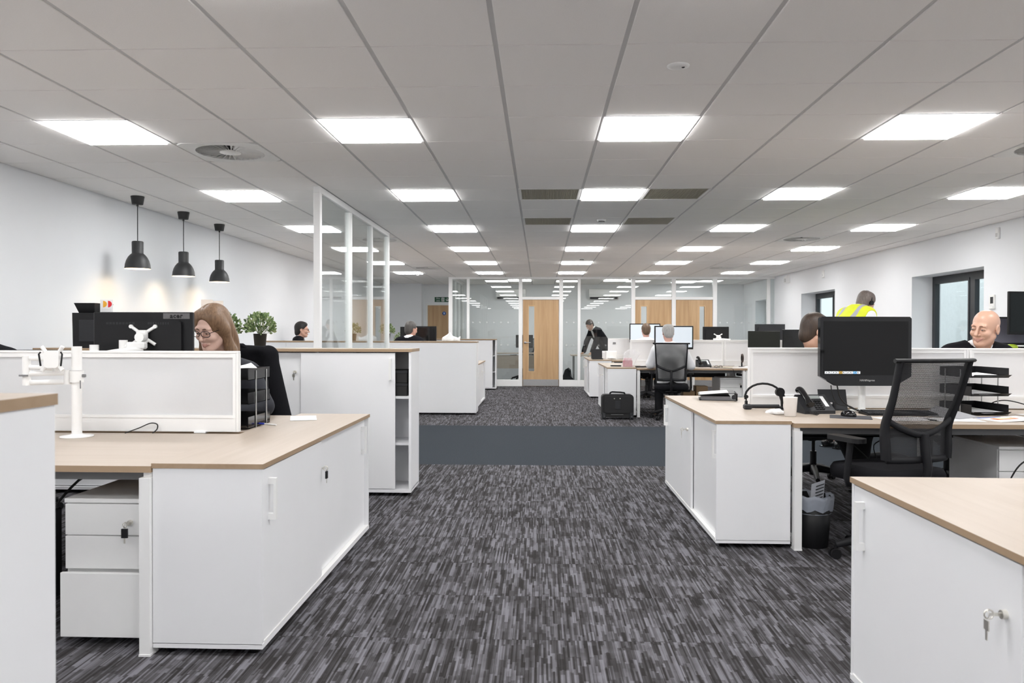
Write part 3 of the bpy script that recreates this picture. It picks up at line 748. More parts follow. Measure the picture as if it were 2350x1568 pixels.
# ---- small office things
def desk_phone(label, loc, rz):
    t = thing('desk_phone', label, 'phone', loc, rz)      # keypad faces -y and up
    d = Vector((0, .8, .55)).normalized()
    MB().prism([(-.08, 0), (-.08, .022), (.07, .115), (.085, .10), (.085, 0)], 'x', -.09, .115).build('body', M_dark, t)
    def onface(x, q): return Vector((x, -.08+.15*q, .022+.093*q))
    n_ = Vector((0, -.093, .15)).normalized(); al = Vector((0, .15, .093)).normalized()
    k = MB()
    for i in range(3):
        for j in range(5): k.obox(onface(.0+.021*i, .1+.115*j)+n_*.003, Vector((.0075, 0, 0)), al*.006, n_*.004)
    k.build('keypad', M_black, t)
    MB().obox(onface(.08, .56)+n_*.001, Vector((.012, 0, 0)), al*.055, n_*.001).build('index_strip', M_paper, t)
    MB().obox(onface(.02, .82)+n_*.001, Vector((.045, 0, 0)), al*.016, n_*.001).build('display', mat('lcd_grey', (.35, .38, .37), .3), t)
    pts = [Vector((-.055, -.085, .06)), Vector((-.055, -.05, .085)), Vector((-.055, .0, .118)), Vector((-.055, .045, .142)), Vector((-.055, .075, .145))]
    MB().tube(pts, .02, 12, rs=[.026, .019, .017, .02, .026], flat=(1.15, .9)).build('handset', M_gloss, t)
    MB().tube([Vector((-.06+.012*math.cos(i*1.3), -.09-.004*i+.0*i, .014+.010*math.sin(i*1.3))) for i in range(26)], .003, 5).build('coiled_cord', M_cable, t)
    return t
def keyboard(label, loc, rz):
    t = thing('keyboard', label, 'keyboard', loc, rz)
    MB().prism([(-.075, 0), (-.075, .008), (.075, .02), (.075, 0)], 'x', -.22, .22).build('base', M_black, t)
    k = MB()
    for j in range(6):
        for i in range(22):
            x = -.21+i*.0195; y = -.066+j*.0235; z = .009+.012*(y+.075)/.15
            k.box(x, x+.0165, y, y+.0195, z, z+.006)
    k.build('keys', M_dark, t, kind='stuff')
    return t
def computer_mouse(label, loc, rz, m=None):
    t = thing('computer_mouse', label, 'mouse', loc, rz); b = MB(); ol = [(math.cos(a)*.03, math.sin(a)*.055*(1 if math.sin(a) > 0 else .95)) for a in [2*PI*i/20 for i in range(20)]]
    lev = [(1, 0), (1.03, .01), (.95, .022), (.72, .032), (.35, .037), (.02, .038)]; vs = []
    for s, z in lev: vs += [(x*s, y*s, z) for x, y in ol]
    b.add(vs, [(i*20+j, i*20+(j+1) % 20, (i+1)*20+(j+1) % 20, (i+1)*20+j) for i in range(5) for j in range(20)], 0, True); b.build('shell', m or M_gloss, t)
    MB().lathe([(.0, -.003), (.008, -.003), (.008, .003), (0, .003)], (0, .028, .029), 12, axis='x').build('wheel', M_dark, t)
    return t
def sheet(label, loc, rz, w_=.21, l_=.297, curl=.0, m=None, cat='paper', name='paper_sheet', lift=.0, group=None):
    b = MB(); n_ = 8
    vs = [(-w_/2+w_*i/n_, -l_/2+l_*j/n_, .0012+curl*((i/n_)**2)*(j/n_)+lift*math.sin(PI*i/n_)*math.sin(PI*j/n_)) for j in range(n_+1) for i in range(n_+1)]
    k = len(vs); vs += [(x, y, z-.0012) for x, y, z in vs]
    q = lambda i, j: j*(n_+1)+i
    fs = [(q(i, j), q(i+1, j), q(i+1, j+1), q(i, j+1)) for i in range(n_) for j in range(n_)]
    fs += [(k+q(i, j+1), k+q(i+1, j+1), k+q(i+1, j), k+q(i, j)) for i in range(n_) for j in range(n_)]
    b.add(vs, fs, 0, True)
    return b.build(name, m or M_paper, None, label, None, cat, group, loc, rz)
M_tray = mat('smoked_tray', (.02, .02, .022), .12, var=0, trans=.25)
def letter_trays(label, loc, rz, n_=3, gap=.118, m=None):
    """stack of letter trays opening toward -y"""
    t = thing('letter_tray_stack', label, 'letter trays', loc, rz); m = m or M_tray
    for i in range(n_):
        z = .004+i*gap; b = MB()
        b.box(-.125, .125, -.165, .165, z, z+.003).box(-.125, -.122, -.165, .165, z, z+.062).box(.122, .125, -.165, .165, z, z+.062).box(-.125, .125, .162, .165, z, z+.062)
        b.add([(-.125, -.165, z+.003), (-.125, -.195, z+.02), (.125, -.195, z+.02), (.125, -.165, z+.003)], [(0, 1, 2, 3)]); b.build('tray', m, t)
    for sx in (-1, 1):
        for y in (-.06, .1): MB().tube([(sx*.128, y, 0), (sx*.128, y, .004+(n_-1)*gap+.05)], .004, 8).build('riser_rod', M_steel, t)
    return t
def plant(label, loc, pot_h=.115, r=.115, h=.155, seed=0, n_=430, pot_r=.052):
    t = thing('potted_plant', label, 'plant', loc); rg = random.Random(seed)
    MB().lathe([(0, 0), (pot_r*.8, 0), (pot_r, pot_h), (pot_r*1.02, pot_h), (pot_r*.92, pot_h-.004), (pot_r*.88, pot_h-.02), (0, pot_h-.02)], n=24).build('pot', mat('black_pot', (.02, .02, .02), .55), t)
    b = MB(); s = MB()
    for i in range(n_):
        th = rg.uniform(0, 2*PI); el = math.acos(rg.uniform(-.45, 1)); rr = rg.uniform(.45, 1)**.6
        p = Vector((math.sin(el)*math.cos(th)*r*rr, math.sin(el)*math.sin(th)*r*rr, pot_h+.05+math.cos(el)*(h-.045)*rr))
        o = (p-Vector((0, 0, pot_h))).normalized(); d = (o+Vector((rg.gauss(0, .4), rg.gauss(0, .4), rg.gauss(.2, .4)))).normalized()
        sd = d.cross(Vector((rg.gauss(0, 1), rg.gauss(0, 1), rg.gauss(0, 1)))).normalized(); up = sd.cross(d)
        L_ = rg.uniform(.022, .036); wd = L_*.32
        vs = [p, p+d*L_*.35+sd*wd+up*.003, p+d*L_*.75+sd*wd*.8+up*.002, p+d*L_, p+d*L_*.75-sd*wd*.8+up*.002, p+d*L_*.35-sd*wd+up*.003, p+d*L_*.5-up*.002]
        b.add(vs, [(0, 1, 6), (1, 2, 6), (2, 3, 6), (3, 4, 6), (4, 5, 6), (5, 0, 6)], rg.choice((0, 0, 1, 2)))
        if i % 14 == 0: s.tube([(0, 0, pot_h-.02), p*.5+Vector((0, 0, pot_h*.5)), p], .0016, 5)
    s.build('stem', mat('plant_stem', (.12, .16, .06), .7), t)
    b.build('foliage', [mat('leaf_mid', (.19, .27, .11), .5, var=.15), mat('leaf_light', (.36, .43, .22), .5, var=.15), mat('leaf_dark', (.08, .14, .05), .5, var=.15)], t, kind='stuff')
    return t
def cable(label, pts, r=.003, group=None):
    p = [Vector(q) for q in pts]; out = []
    for i in range(len(p)-1):
        a = p[max(0, i-1)]; b = p[i]; c = p[i+1]; d = p[min(len(p)-1, i+2)]
        for s in range(6):
            u = s/6; out.append(.5*((2*b)+(c-a)*u+(2*a-5*b+4*c-d)*u*u+(3*b-a-3*c+d)*u**3))
    out.append(p[-1])
    return MB().tube(out, r, 6).build('cable', M_cable, None, label, None, 'cable', group)

# ================================================================== PEOPLE (bodies grown from a distance field, one surface each)
def axis_pts(lo, hi, h, wins=()):
    p = [lo]
    while p[-1] < hi:
        x = p[-1]; st = h
        for a, b, f in wins:
            if a-.001 <= x <= b: st = min(st, f)
        p.append(x+st)
    return np.array(p)
class Field:
    def __init__(s, lo, hi, h, wins=((), (), ())):
        s.ax = [axis_pts(lo[i], hi[i], h, wins[i]) for i in range(3)]
        s.F = np.full([len(a) for a in s.ax], .5)
    def sl(s, lo, hi):
        return tuple(slice(max(0, np.searchsorted(a, l)-1), np.searchsorted(a, u)+2) for a, l, u in zip(s.ax, lo, hi))
    def P(s, sl): return np.stack(np.meshgrid(*[a[q] for a, q in zip(s.ax, sl)], indexing='ij'), -1)
    def mix(s, sl, d, k):
        F = s.F[sl]; h = np.clip(.5+.5*(F-d)/k, 0, 1); s.F[sl] = F*(1-h)+d*h-k*h*(1-h)
    def carve(s, sl, d, k):
        F = s.F[sl]; h = np.clip(.5-.5*(F+d)/k, 0, 1); s.F[sl] = F*(1-h)+(-d)*h+k*h*(1-h)
    def cone(s, a, b, ra, rb, k=.03, cut=False):
        a = np.array(a, float); b = np.array(b, float); m_ = max(ra, rb)+k+.03
        sl = s.sl(np.minimum(a, b)-m_, np.maximum(a, b)+m_); P = s.P(sl)
        if P.size == 0: return
        ab = b-a; t = np.clip(((P-a)@ab)/max(1e-9, ab@ab), 0, 1)
        d = np.linalg.norm(P-(a+t[..., None]*ab), axis=-1)-(ra+(rb-ra)*t)
        (s.carve if cut else s.mix)(sl, d, k)
    def ell(s, c, r, R=None, k=.02, cut=False):
        c = np.array(c, float); r = np.array(r, float); m_ = r.max()+k+.03; sl = s.sl(c-m_, c+m_); P = s.P(sl)-c
        if P.size == 0: return
        if R is not None: P = P@R
        k0 = np.linalg.norm(P/r, axis=-1); k1 = np.linalg.norm(P/(r*r), axis=-1)+1e-9
        (s.carve if cut else s.mix)(sl, k0*(k0-1)/k1, k)
    def plane_cut(s, p, n_, k=.004):
        """remove what lies on the +n side of the plane"""
        sl = tuple(slice(0, len(a)) for a in s.ax); d = -((s.P(sl)-np.array(p))@np.array(n_)); s.carve(sl, d, k)
    def mesh(s):
        F = s.F; S = F < 0; nx, ny, nz = F.shape
        c8 = [(i, j, k) for i in (0, 1) for j in (0, 1) for k in (0, 1)]
        cs = np.stack([S[i:nx-1+i, j:ny-1+j, k:nz-1+k] for i, j, k in c8], -1)
        act = cs.any(-1) & ~cs.all(-1); idx = np.argwhere(act); n_ = len(idx)
        num = -np.ones(act.shape, int); num[act] = np.arange(n_)
        val = np.stack([F[idx[:, 0]+i, idx[:, 1]+j, idx[:, 2]+k] for i, j, k in c8], -1)
        pos = np.stack([np.stack([s.ax[0][idx[:, 0]+i], s.ax[1][idx[:, 1]+j], s.ax[2][idx[:, 2]+k]], -1) for i, j, k in c8], 1)
        acc = np.zeros((n_, 3)); cnt = np.zeros(n_)
        for a in range(8):
            for b in range(a+1, 8):
                if sum(x != y for x, y in zip(c8[a], c8[b])) != 1: continue
                va, vb = val[:, a], val[:, b]; q = (va < 0) != (vb < 0); t = np.where(q, va/(va-vb+1e-12), 0)
                acc += q[:, None]*(pos[:, a]+t[:, None]*(pos[:, b]-pos[:, a])); cnt += q
        V = acc/np.maximum(cnt, 1)[:, None]; fs = []
        for ax in range(3):
            o = [0, 0, 0]; o[ax] = 1; A = S[:nx-o[0], :ny-o[1], :nz-o[2]]; B = S[o[0]:, o[1]:, o[2]:]; e = np.argwhere(A != B)
            u, v = (ax+1) % 3, (ax+2) % 3
            e = e[(e[:, u] >= 1) & (e[:, v] >= 1) & (e[:, u] < F.shape[u]-1) & (e[:, v] < F.shape[v]-1)]
            if not len(e): continue
            ins = A[e[:, 0], e[:, 1], e[:, 2]]; q = []
            for du, dv in ((-1, -1), (0, -1), (0, 0), (-1, 0)):
                c = e.copy(); c[:, u] += du; c[:, v] += dv; q.append(num[c[:, 0], c[:, 1], c[:, 2]])
            q = np.stack(q, 1); q[~ins] = q[~ins][:, ::-1]; fs.append(q[(q >= 0).all(1)])
        return V, np.concatenate(fs)
def sdf_obj(name, fld, mats, parent, pick=None, label=None):
    V, Fc = fld.mesh(); me = bpy.data.meshes.new(name); me.from_pydata(V.tolist(), [], Fc.tolist())
    for q in mats: me.materials.append(q)
    me.polygons.foreach_set('use_smooth', [True]*len(Fc))
    if pick is not None:
        C = V[Fc].mean(1); me.polygons.foreach_set('material_index', pick(C).astype(np.int32))
    me.update(); return link(name, me, parent, label)
def rot(yaw=0., pitch=0., roll=0.):
    """columns = local right, forward, up; yaw turns left, pitch looks down, roll tilts to the right shoulder"""
    cy, sy, cp, sp, cr, sr = math.cos(yaw), math.sin(yaw), math.cos(pitch), math.sin(pitch), math.cos(roll), math.sin(roll)
    Rz = np.array([[cy, -sy, 0], [sy, cy, 0], [0, 0, 1]]); Rx = np.array([[1, 0, 0], [0, cp, sp], [0, -sp, cp]]); Ry = np.array([[cr, 0, sr], [0, 1, 0], [-sr, 0, cr]])
    return Rz@Rx@Ry
SKIN = lambda n_, c: mat(n_, c, .34, var=.05, scale=40)
M_lip = mat('lips', (.56, .29, .24), .4, var=.04); M_sclera = mat('eye_white', (.50, .47, .45), .2, var=0); M_iris = mat('iris_dark', (.04, .028, .02), .15, var=0)
def hair_mat(n_, a, b):
    if n_ in MATS: return MATS[n_]
    m = bpy.data.materials.new(n_); m.use_nodes = True; MATS[n_] = m; nt = m.node_tree; L = nt.links; p = nt.nodes['Principled BSDF']; p.inputs['Roughness'].default_value = .5
    tc = nt.nodes.new('ShaderNodeTexCoord'); mp = nt.nodes.new('ShaderNodeMapping'); mp.inputs['Scale'].default_value = (170, 170, 4); L.new(tc.outputs['Object'], mp.inputs['Vector'])
    n = nt.nodes.new('ShaderNodeTexNoise'); n.inputs['Scale'].default_value = 1; n.inputs['Detail'].default_value = 2; L.new(mp.outputs['Vector'], n.inputs['Vector'])
    cr = nt.nodes.new('ShaderNodeValToRGB'); cr.color_ramp.elements[0].position = .3; cr.color_ramp.elements[1].position = .72; cr.color_ramp.elements[0].color = (*b, 1); cr.color_ramp.elements[1].color = (*a, 1)
    L.new(n.outputs['Fac'], cr.inputs['Fac']); L.new(cr.outputs['Color'], p.inputs['Base Color'])
    bp = nt.nodes.new('ShaderNodeBump'); bp.inputs['Strength'].default_value = .15; bp.inputs['Distance'].default_value = .003; L.new(n.outputs['Fac'], bp.inputs['Height']); L.new(bp.outputs['Normal'], p.inputs['Normal'])
    return m

def person(label, loc, rz, hip=(0, 0, .5), sh=(0, .03, 1.02), hc=(0, .07, 1.27), head=(0, 0, 0), arms=None, pose='sit', skin=(.62, .38, .28), hair=None,
           coat=None, shirt=None, trousers=None, res=.0045, female=False, smile=False, hs=1.0, vopen=True, brow=None, shoulder=.185, vest=None, long_sleeve=True, feet=None, glasses=False, lids=0.):
    t = thing('person', label, 'person', loc, rz, 'people in the office')
    hip, sh, hc = (np.array(v, float) for v in (hip, sh, hc)); R = rot(*head); X = lambda x, y, z: hc+R@np.array([x, y, z])*hs
    tdir = (sh-hip)/np.linalg.norm(sh-hip); side = np.array([1., 0, 0]); fwd = np.cross(tdir, side)
    S = [sh+side*shoulder*s-tdir*.02 for s in (-1, 1)]
    if arms is None: arms = [((-.25, .12, .80), (-.14, .38, .80)), ((.25, .12, .80), (.14, .38, .80))]
    arms = [(np.array(a, float), np.array(b, float)) for a, b in arms]
    H = [hip+side*.09*s for s in (-1, 1)]
    if pose == 'sit': K = [np.array([h[0]*1.2, hip[1]+.42, hip[2]+.02]) for h in H]; A = [np.array([k[0], k[1]+.03, .09]) for k in K]
    else: K = [np.array([h[0]*1.05, hip[1]+.03, .50]) for h in H]; A = [np.array([h[0]*1.1, hip[1]-.02, .09]) for h in H]
    if feet: K, A = [np.array(v, float) for v in feet[0]], [np.array(v, float) for v in feet[1]]
    T0 = [('c', hip+side*.075*s, sh-tdir*.14+side*.075*s, .105, .105, .05) for s in (-1, 1)]+[('c', S[0]+side*.03, S[1]-side*.03, .058, .058, .06), ('c', sh-tdir*.12, sh+tdir*.01, .105, .07, .06)]+[('c', sh+tdir*.055+side*.03*s, sh+side*(shoulder-.03)*s+tdir*.004, .045, .05, .05) for s in (-1, 1)]
    if female: T0.append(('c', sh-tdir*.17-side*.06+fwd*.08, sh-tdir*.17+side*.06+fwd*.08, .055, .055, .05))
    ARM = []
    for i in (0, 1):
        e, w_ = arms[i]; ARM += [('c', S[i], e, .052, .042, .03), ('c', e, w_, .042, .029, .02)]
    LEG = []
    for i in (0, 1): LEG += [('c', H[i], K[i], .085, .06, .04), ('c', K[i], A[i], .058, .042, .03)]
    neck0 = sh+tdir*.02; neck1 = X(0, -.02, -.085)
    hands = []
    for i in (0, 1):
        e, w_ = arms[i]; d = (w_-e)/np.linalg.norm(w_-e); d = d*np.array([1, 1, .35]); d /= np.linalg.norm(d); n_ = np.cross(d, np.array([0, 0, 1.])); n_ /= np.linalg.norm(n_)+1e-9; dn = np.array([0, 0, -1.])
        hands.append((w_, d, n_, dn, 1 if i == 0 else -1))
    allp = np.array([hip, sh, hc, *S, *K, *A]+[q for a in arms for q in a]); lo = allp.min(0)-.2; hi = allp.max(0)+.2; lo[2] = -.01
    wins = [[(hc[i]-.15, hc[i]+.15, res)] for i in range(3)]
    for w_, d, n_, dn, s_ in hands:
        for i in range(3): wins[i].append((w_[i]-.11, w_[i]+.13, max(.007, res)))
    fd = Field(lo, hi, .016, wins)
    for q in T0+ARM+LEG: fd.cone(*q[1:5], k=q[5])
    for i in (0, 1): fd.cone(A[i]-[0, .04, .03], A[i]+[0, .15, -.055], .038, .028, .02)
    fd.cone(neck0, neck1, .060, .052, .03)
    for w_, d, n_, dn, s_ in hands:
        pc = w_+d*.045; fd.cone(w_, w_+d*.085, .026, .03, .015); fd.cone(pc-n_*.022, pc+n_*.022+d*.02, .018, .018, .012)
        for j, L_ in enumerate((.066, .076, .07, .054)):
            b = w_+d*.085+n_*(s_*(j-1.5)*.02); m1 = b+d*L_*.55+dn*.006; e1 = m1+d*L_*.40+dn*L_*.35
            fd.cone(b-d*.02, m1, .0105, .0095, .006); fd.cone(m1, e1, .0095, .0075, .005)
        b = w_+d*.03-n_*s_*.028; fd.cone(b, b+d*.035-n_*s_*.02, .0125, .011, .008); fd.cone(b+d*.035-n_*s_*.02, b+d*.068-n_*s_*.012, .011, .0085, .005)
    # head
    h = lambda *a: np.array(a)*hs
    fd.ell(X(0, -.015, .038), h(.0765, .098, .087), R, .03); fd.ell(X(0, .022, -.035), h(.060, .069, .086), R, .035)
    for s in (-1, 1): fd.cone(X(s*.052, .0, -.05), X(s*.02, .06, -.098), .020*hs, .018*hs, .025)
    fd.ell(X(0, .074, -.1), h(.02, .017, .016), R, .02)
    fd.cone(X(-.036, .082, .024), X(.036, .082, .024), .0125*hs, .0125*hs, .018)
    for s in (-1, 1):
        fd.ell(X(s*.031, .104, .004), h(.021, .02, .0145), R, .014, cut=True)
        fd.ell(X(s*.039, .064, -.028), h(.022, .026, .022), R, .022)
        fd.ell(X(s*.031, .0815, .004), h(.0155, .0125, .0135), R, .004)        # lidded eyeball mound
    nf = .82 if female else 1.; fd.cone(X(0, .092, .014), X(0, .092+.025*nf, -.031), .0080*hs*nf, .0110*hs*nf, .010)
    for s in (-1, 1): fd.ell(X(s*.0115, .1, -.036), h(.0085, .0115, .0075)*nf, R, .007)
    mw = .034 if smile else .024; up = .013 if smile else 0
    for s in (-1, 1):
        fd.cone(X(0, .0935, -.0645), X(s*mw, .080, -.066+up), .0068*hs, .0035*hs, .006); fd.cone(X(0, .0925, -.0745), X(s*mw, .080, -.068+up), .0078*hs, .0035*hs, .006)
        fd.ell(X(s*.079, -.012, -.005), h(.0085, .020, .033), R@rot(0, 0, 0), .008); fd.ell(X(s*.086, -.004, -.002), h(.004, .010, .020), R, .004, cut=True)
    ms = [SKIN('skin_%02d%02d%02d' % tuple(int(c*99) for c in skin), skin), M_lip, brow or M_iris]
    Ri = R.T
    def pick(C):
        q = (C-hc)@R/hs; o = np.zeros(len(C), int)
        lip = (np.abs(q[:, 0]) < mw+.002) & (q[:, 1] > .072) & (np.abs(q[:, 2]+.0695-up*(np.abs(q[:, 0])/mw)**2) < .0095*(1-.75*(np.abs(q[:, 0])/mw)**2)); o[lip] = 1
        br = (np.abs(q[:, 0]) > .010) & (np.abs(q[:, 0]) < .046) & (q[:, 1] > .05) & (np.abs(q[:, 2]-.0245+.18*np.maximum(0, np.abs(q[:, 0])-.03)) < (.0026 if female else .0036))
        return o
    body = sdf_obj('body', fd, ms, t, pick)
    # eyes
    for s in (-1, 1):
        zc_ = .003-.005*lids; zr = max(.0018, .0046*(1-.75*lids))
        eo = MB().sphere(X(s*.031, .0852, zc_), tuple(h(.0120, .0096, zr)), n=14).build('eye', M_sclera, body)
        MB().sphere(X(s*.031, .0938, zc_-.0005), tuple(h(.0052, .0016, zr*.98)), n=10).build('iris', M_iris, eo)
        MB().tube([X(s*.031+.0135*q, .0955-.007*q*q, zc_+zr*1.05*(1-q*q)+.0003) for q in (-1, -.6, -.2, .2, .6, 1)], .0011*hs, 5).build('lash_line', M_iris, eo)
    if brow:
        for s in (-1, 1):
            MB().tube([X(s*(.012+.036*q), .1005-.019*q*q-.002, .0235+.006*math.sin(PI*min(1, q*1.25))-.004*q) for q in (0, .2, .4, .6, .8, 1)], .003, 6, rs=[.0026*hs, .0034*hs, .0034*hs, .003*hs, .0024*hs, .0012*hs], flat=(.55, 1)).build('eyebrow', brow, body)
    if glasses:
        g = MB()
        for s in (-1, 1):
            g.tube([X(s*.033+.027*np.sign(math.cos(a))*abs(math.cos(a))**.7, .108-.006*abs(math.cos(a))*(1 if s*math.cos(a) > 0 else 0), .001+.0165*np.sign(math.sin(a))*abs(math.sin(a))**.7) for a in [2*PI*i/24 for i in range(24)]], .0021, 6, closed=True)
            g.tube([X(s*.060, .10, .008), X(s*.078, .06, .010), X(s*.082, -.02, .008)], .002, 6)
        g.tube([X(-.006, .108, .004), X(0, .112, .007), X(.006, .108, .004)], .0018, 6)
        g.build('spectacles', M_black, t)
    # garments
    def suit(nm, parts, grow, m, cuts=(), hgrid=.012, pick=None):
        fl_ = Field(lo, hi, hgrid)
        for q in parts: fl_.cone(q[1], q[2], q[3]+grow, q[4]+grow, k=q[5])
        for c in cuts: c(fl_)
        return sdf_obj(nm, fl_, m if isinstance(m, list) else [m], t, pick)
    def shorten(a): return a[0], a[1], a[1]+(a[2]-a[1])*.94, a[3], a[4]+.006, a[5]
    ARMS = [ARM[0], shorten(ARM[1]), ARM[2], shorten(ARM[3])]
    if not long_sleeve: ARMS = [ARM[0], ARM[2]]
    yoke = [('c', sh-tdir*.02, neck0+(neck1-neck0)*.12, .075, .058, .04)]
    if shirt:
        sg = .022 if not coat else .008
        suit('shirt', T0+yoke+(ARMS if not coat else []), sg, shirt)
        ax_ = (neck1-neck0)/np.linalg.norm(neck1-neck0); p0 = neck0+ax_*.018; rg_ = []
        c = MB(); u = np.cross(ax_, [1., 0, 0]); u /= np.linalg.norm(u); v = np.cross(ax_, u); n_ = 20; vs = []
        for rr, hh in ((.079, -.008), (.069, .034), (.063, .034), (.062, .0)):
            for j in range(n_): a = 2*PI*j/n_; vs.append(p0+ax_*(hh-.012*(math.cos(a)*u+math.sin(a)*v)@fwd)+(u*math.cos(a)+v*math.sin(a))*rr)
        c.add(vs, [(i*n_+j, i*n_+(j+1) % n_, (i+1)*n_+(j+1) % n_, (i+1)*n_+j) for i in range(3) for j in range(n_)], 0, True); c.build('collar', shirt, t)
    if coat:
        cuts = [lambda f_: f_.cone(neck0+tdir*.06, neck0+tdir*.3, .085, .12, .012, cut=True)]
        if vopen: cuts.append(lambda f_: f_.cone(sh+tdir*.03+fwd*.13, sh-tdir*.26+fwd*.21, .075, .03, .01, cut=True))
        suit('jacket', T0+yoke+ARMS, .024, coat, cuts)
    if vest:
        vcut = [lambda f_: f_.cone(neck0+tdir*.05, neck0+tdir*.3, .085, .12, .01, cut=True)]
        for i in (0, 1): vcut.append(lambda f_, i=i: f_.cone(S[i]+side*(1 if i else -1)*.06+tdir*.0, S[i]+side*(1 if i else -1)*.075-tdir*.18, .062, .075, .01, cut=True))
        vo = suit('safety_vest', T0+yoke, .036, list(vest), vcut, .009, lambda C: ((np.abs(np.abs(C[:, 0])-.115) < .026) | (np.abs((C-hip)@tdir-.16) < .026)).astype(int))
    suit('trousers', [('c', hip-side*.07, hip+side*.07, .115, .115, .04)]+LEG, .016, trousers or mat('trousers_black', (.015, .015, .018), .85))
    for i in (0, 1):
        s = MB(); p = A[i]; s.sphere((p[0], p[1]+.045, .035), (.045, .135, .038)).sphere((p[0], p[1]-.03, .05), (.042, .06, .055)); s.box(p[0]-.042, p[0]+.042, p[1]-.085, p[1]+.165, 0, .012); s.build('shoe', mat('black_shoe', (.01, .01, .01), .15, coat=.5), t)
    # hair
    if hair:
        st, hm = hair; fh = Field(hc-.26, hc+.2, .0055 if res < .006 else .008)
        g_ = .012 if st != 'short' else .009
        fh.ell(X(0, -.017, .040), h(.0765+g_, .098+g_, .089+g_*1.25), R, .01)
        fh.ell(X(0, -.05, -.02), h(.069, .062, .072), R, .03); fh.ell(X(0, -.062, -.045), h(.052, .041, .046), R, .03)
        nrm = R@np.array([0, .80, -.60]); nrm /= np.linalg.norm(nrm)
        if st == 'long':
            for s in (-1, 1):
                fh.cone(X(s*.055, .03, .075), X(s*.085, .005, .0), .036, .03, .03); fh.cone(X(s*.078, .0, .0), X(s*.088, -.015, -.14), .026, .032, .03); fh.cone(X(s*.088, -.015, -.14), X(s*.095, .0, -.24), .032, .026, .03)
            fh.ell(X(0, -.075, -.10), h(.10, .05, .17), R, .03)
            fh.ell(X(0, .118, .008), h(.062, .075, .083), R, .012, cut=True); fh.cone(X(0, .1, -.06), X(0, .09, -.2), .062, .07, .012, cut=True)
            fh.ell(X(.014, .02, .155), h(.005, .11, .028), R, .008, cut=True)
        else:
            fh.plane_cut(X(0, .052, .043), nrm, .008)
            for s in (-1, 1): fh.ell(X(s*.085, .012, -.02), h(.03, .04, .04), R, .01, cut=True)
            if st == 'bald_crown': fh.ell(X(0, -.02, .135), h(.055, .075, .045), R, .015, cut=True); fh.ell(X(0, .08, .12), h(.06, .07, .06), R, .015, cut=True)
            if st == 'quiff': fh.cone(X(-.03, .06, .105), X(.035, .07, .10), .024, .024, .02)
            if st == 'full': fh.cone(X(-.045, .05, .095), X(.045, .05, .095), .025, .025, .03); fh.ell(X(0, -.066, -.062), h(.05, .04, .046), R, .03)
        sdf_obj('hair', fh, [hm], t)
    return t

# ================================================================== LEFT SIDE
tall_cabinet('tall white cabinet cropped at the left edge nearest the viewer', -2.43, -.956, 1.115, key=False)
low_cabinet('white sliding-door cabinet under beech top, nearest on the left aisle side', -1.067, 1, 2.955, 4.83, lock_t=.445, mid_t=.437)
desk('beech desk with empty monitor arm in the left foreground', -3.10, -1.50, 2.945, 3.915, front=-1)
desk('beech desk where the woman with glasses sits', -3.10, -1.50, 3.985, 4.81, front=1)
desk_screen('frosted desk screen in white frame, left foreground', -3.03, -1.545, 3.95, infill=M_frost)
pedestal('white three-drawer pedestal with keys under the left foreground desk', -1.905, 3.05, W=.385, open_bottom=.035, key_t=.70)
# empty monitor arm
t = thing('monitor_support', 'white empty monitor arm on a pole, left foreground desk', 'monitor arm', (-2.285, 3.76, .735))
MB().lathe([(0, 0), (.075, 0), (.076, .006), (.03, .012), (.026, .016), (0, .016)], n=28).build('base_plate', M_wplast, t)
MB().tube([(0, 0, .01), (0, 0, .447)], .0235, 20).build('pole', M_wplast, t)
MB().tube([(0, 0, .27), (0, 0, .328)], .031, 20).build('collar', M_wplast, t); MB().tube([(0, 0, .326), (0, 0, .331)], .0318, 20).build('collar_ring', M_grid, t)
MB().box(.026, .045, -.008, .008, .295, .31, ch=.003).tube([(.03, -.02, .28), (.032, -.022, .24)], .0025, 6).build('clamp_screw', M_beam, t)
a = MB()
for z in (.268, .312): a.tube([(-.03, 0, z+.005), (-.24, -.02, z)], .012, 10, flat=(.8, 1.1))
a.tube([(-.24, -.02, .255), (-.24, -.02, .40)], .019, 14); a.tube([(-.045, 0, .26), (-.045, 0, .33)], .018, 12)
a.build('lower_arm', M_wplast, t)
a = MB()
for z in (.345, .39): a.tube([(-.24, -.02, z), (-.09, -.03, z-.006)], .011, 10, flat=(.8, 1.1))
a.tube([(-.085, -.03, .325), (-.085, -.03, .385)], .017, 12); a.build('upper_arm', M_wplast, t)
a = MB(); a.prism(rrect(.075, .085, .02, 4, -.09, .385), 'y', -.062, -.04)
for s in (-1, 1): a.tube([(-.09+s*.03, -.05, .415), (-.09+s*.052, -.052, .447)], .010, 8).tube([(-.09+s*.03, -.05, .355), (-.09+s*.052, -.052, .33)], .010, 8)
b = a.build('mount_plate', M_wplast, t)
for s in (-1, 1): MB().tube([(-.09+s*.05, -.064, .42), (-.09+s*.058, -.066, .41), (-.09+s*.05, -.064, .352)], .0042, 6).build('retaining_clip', M_black, b)
MB().box(-.262, -.218, -.046, -.040, .300, .308).build('maker_plate', M_beam, t)
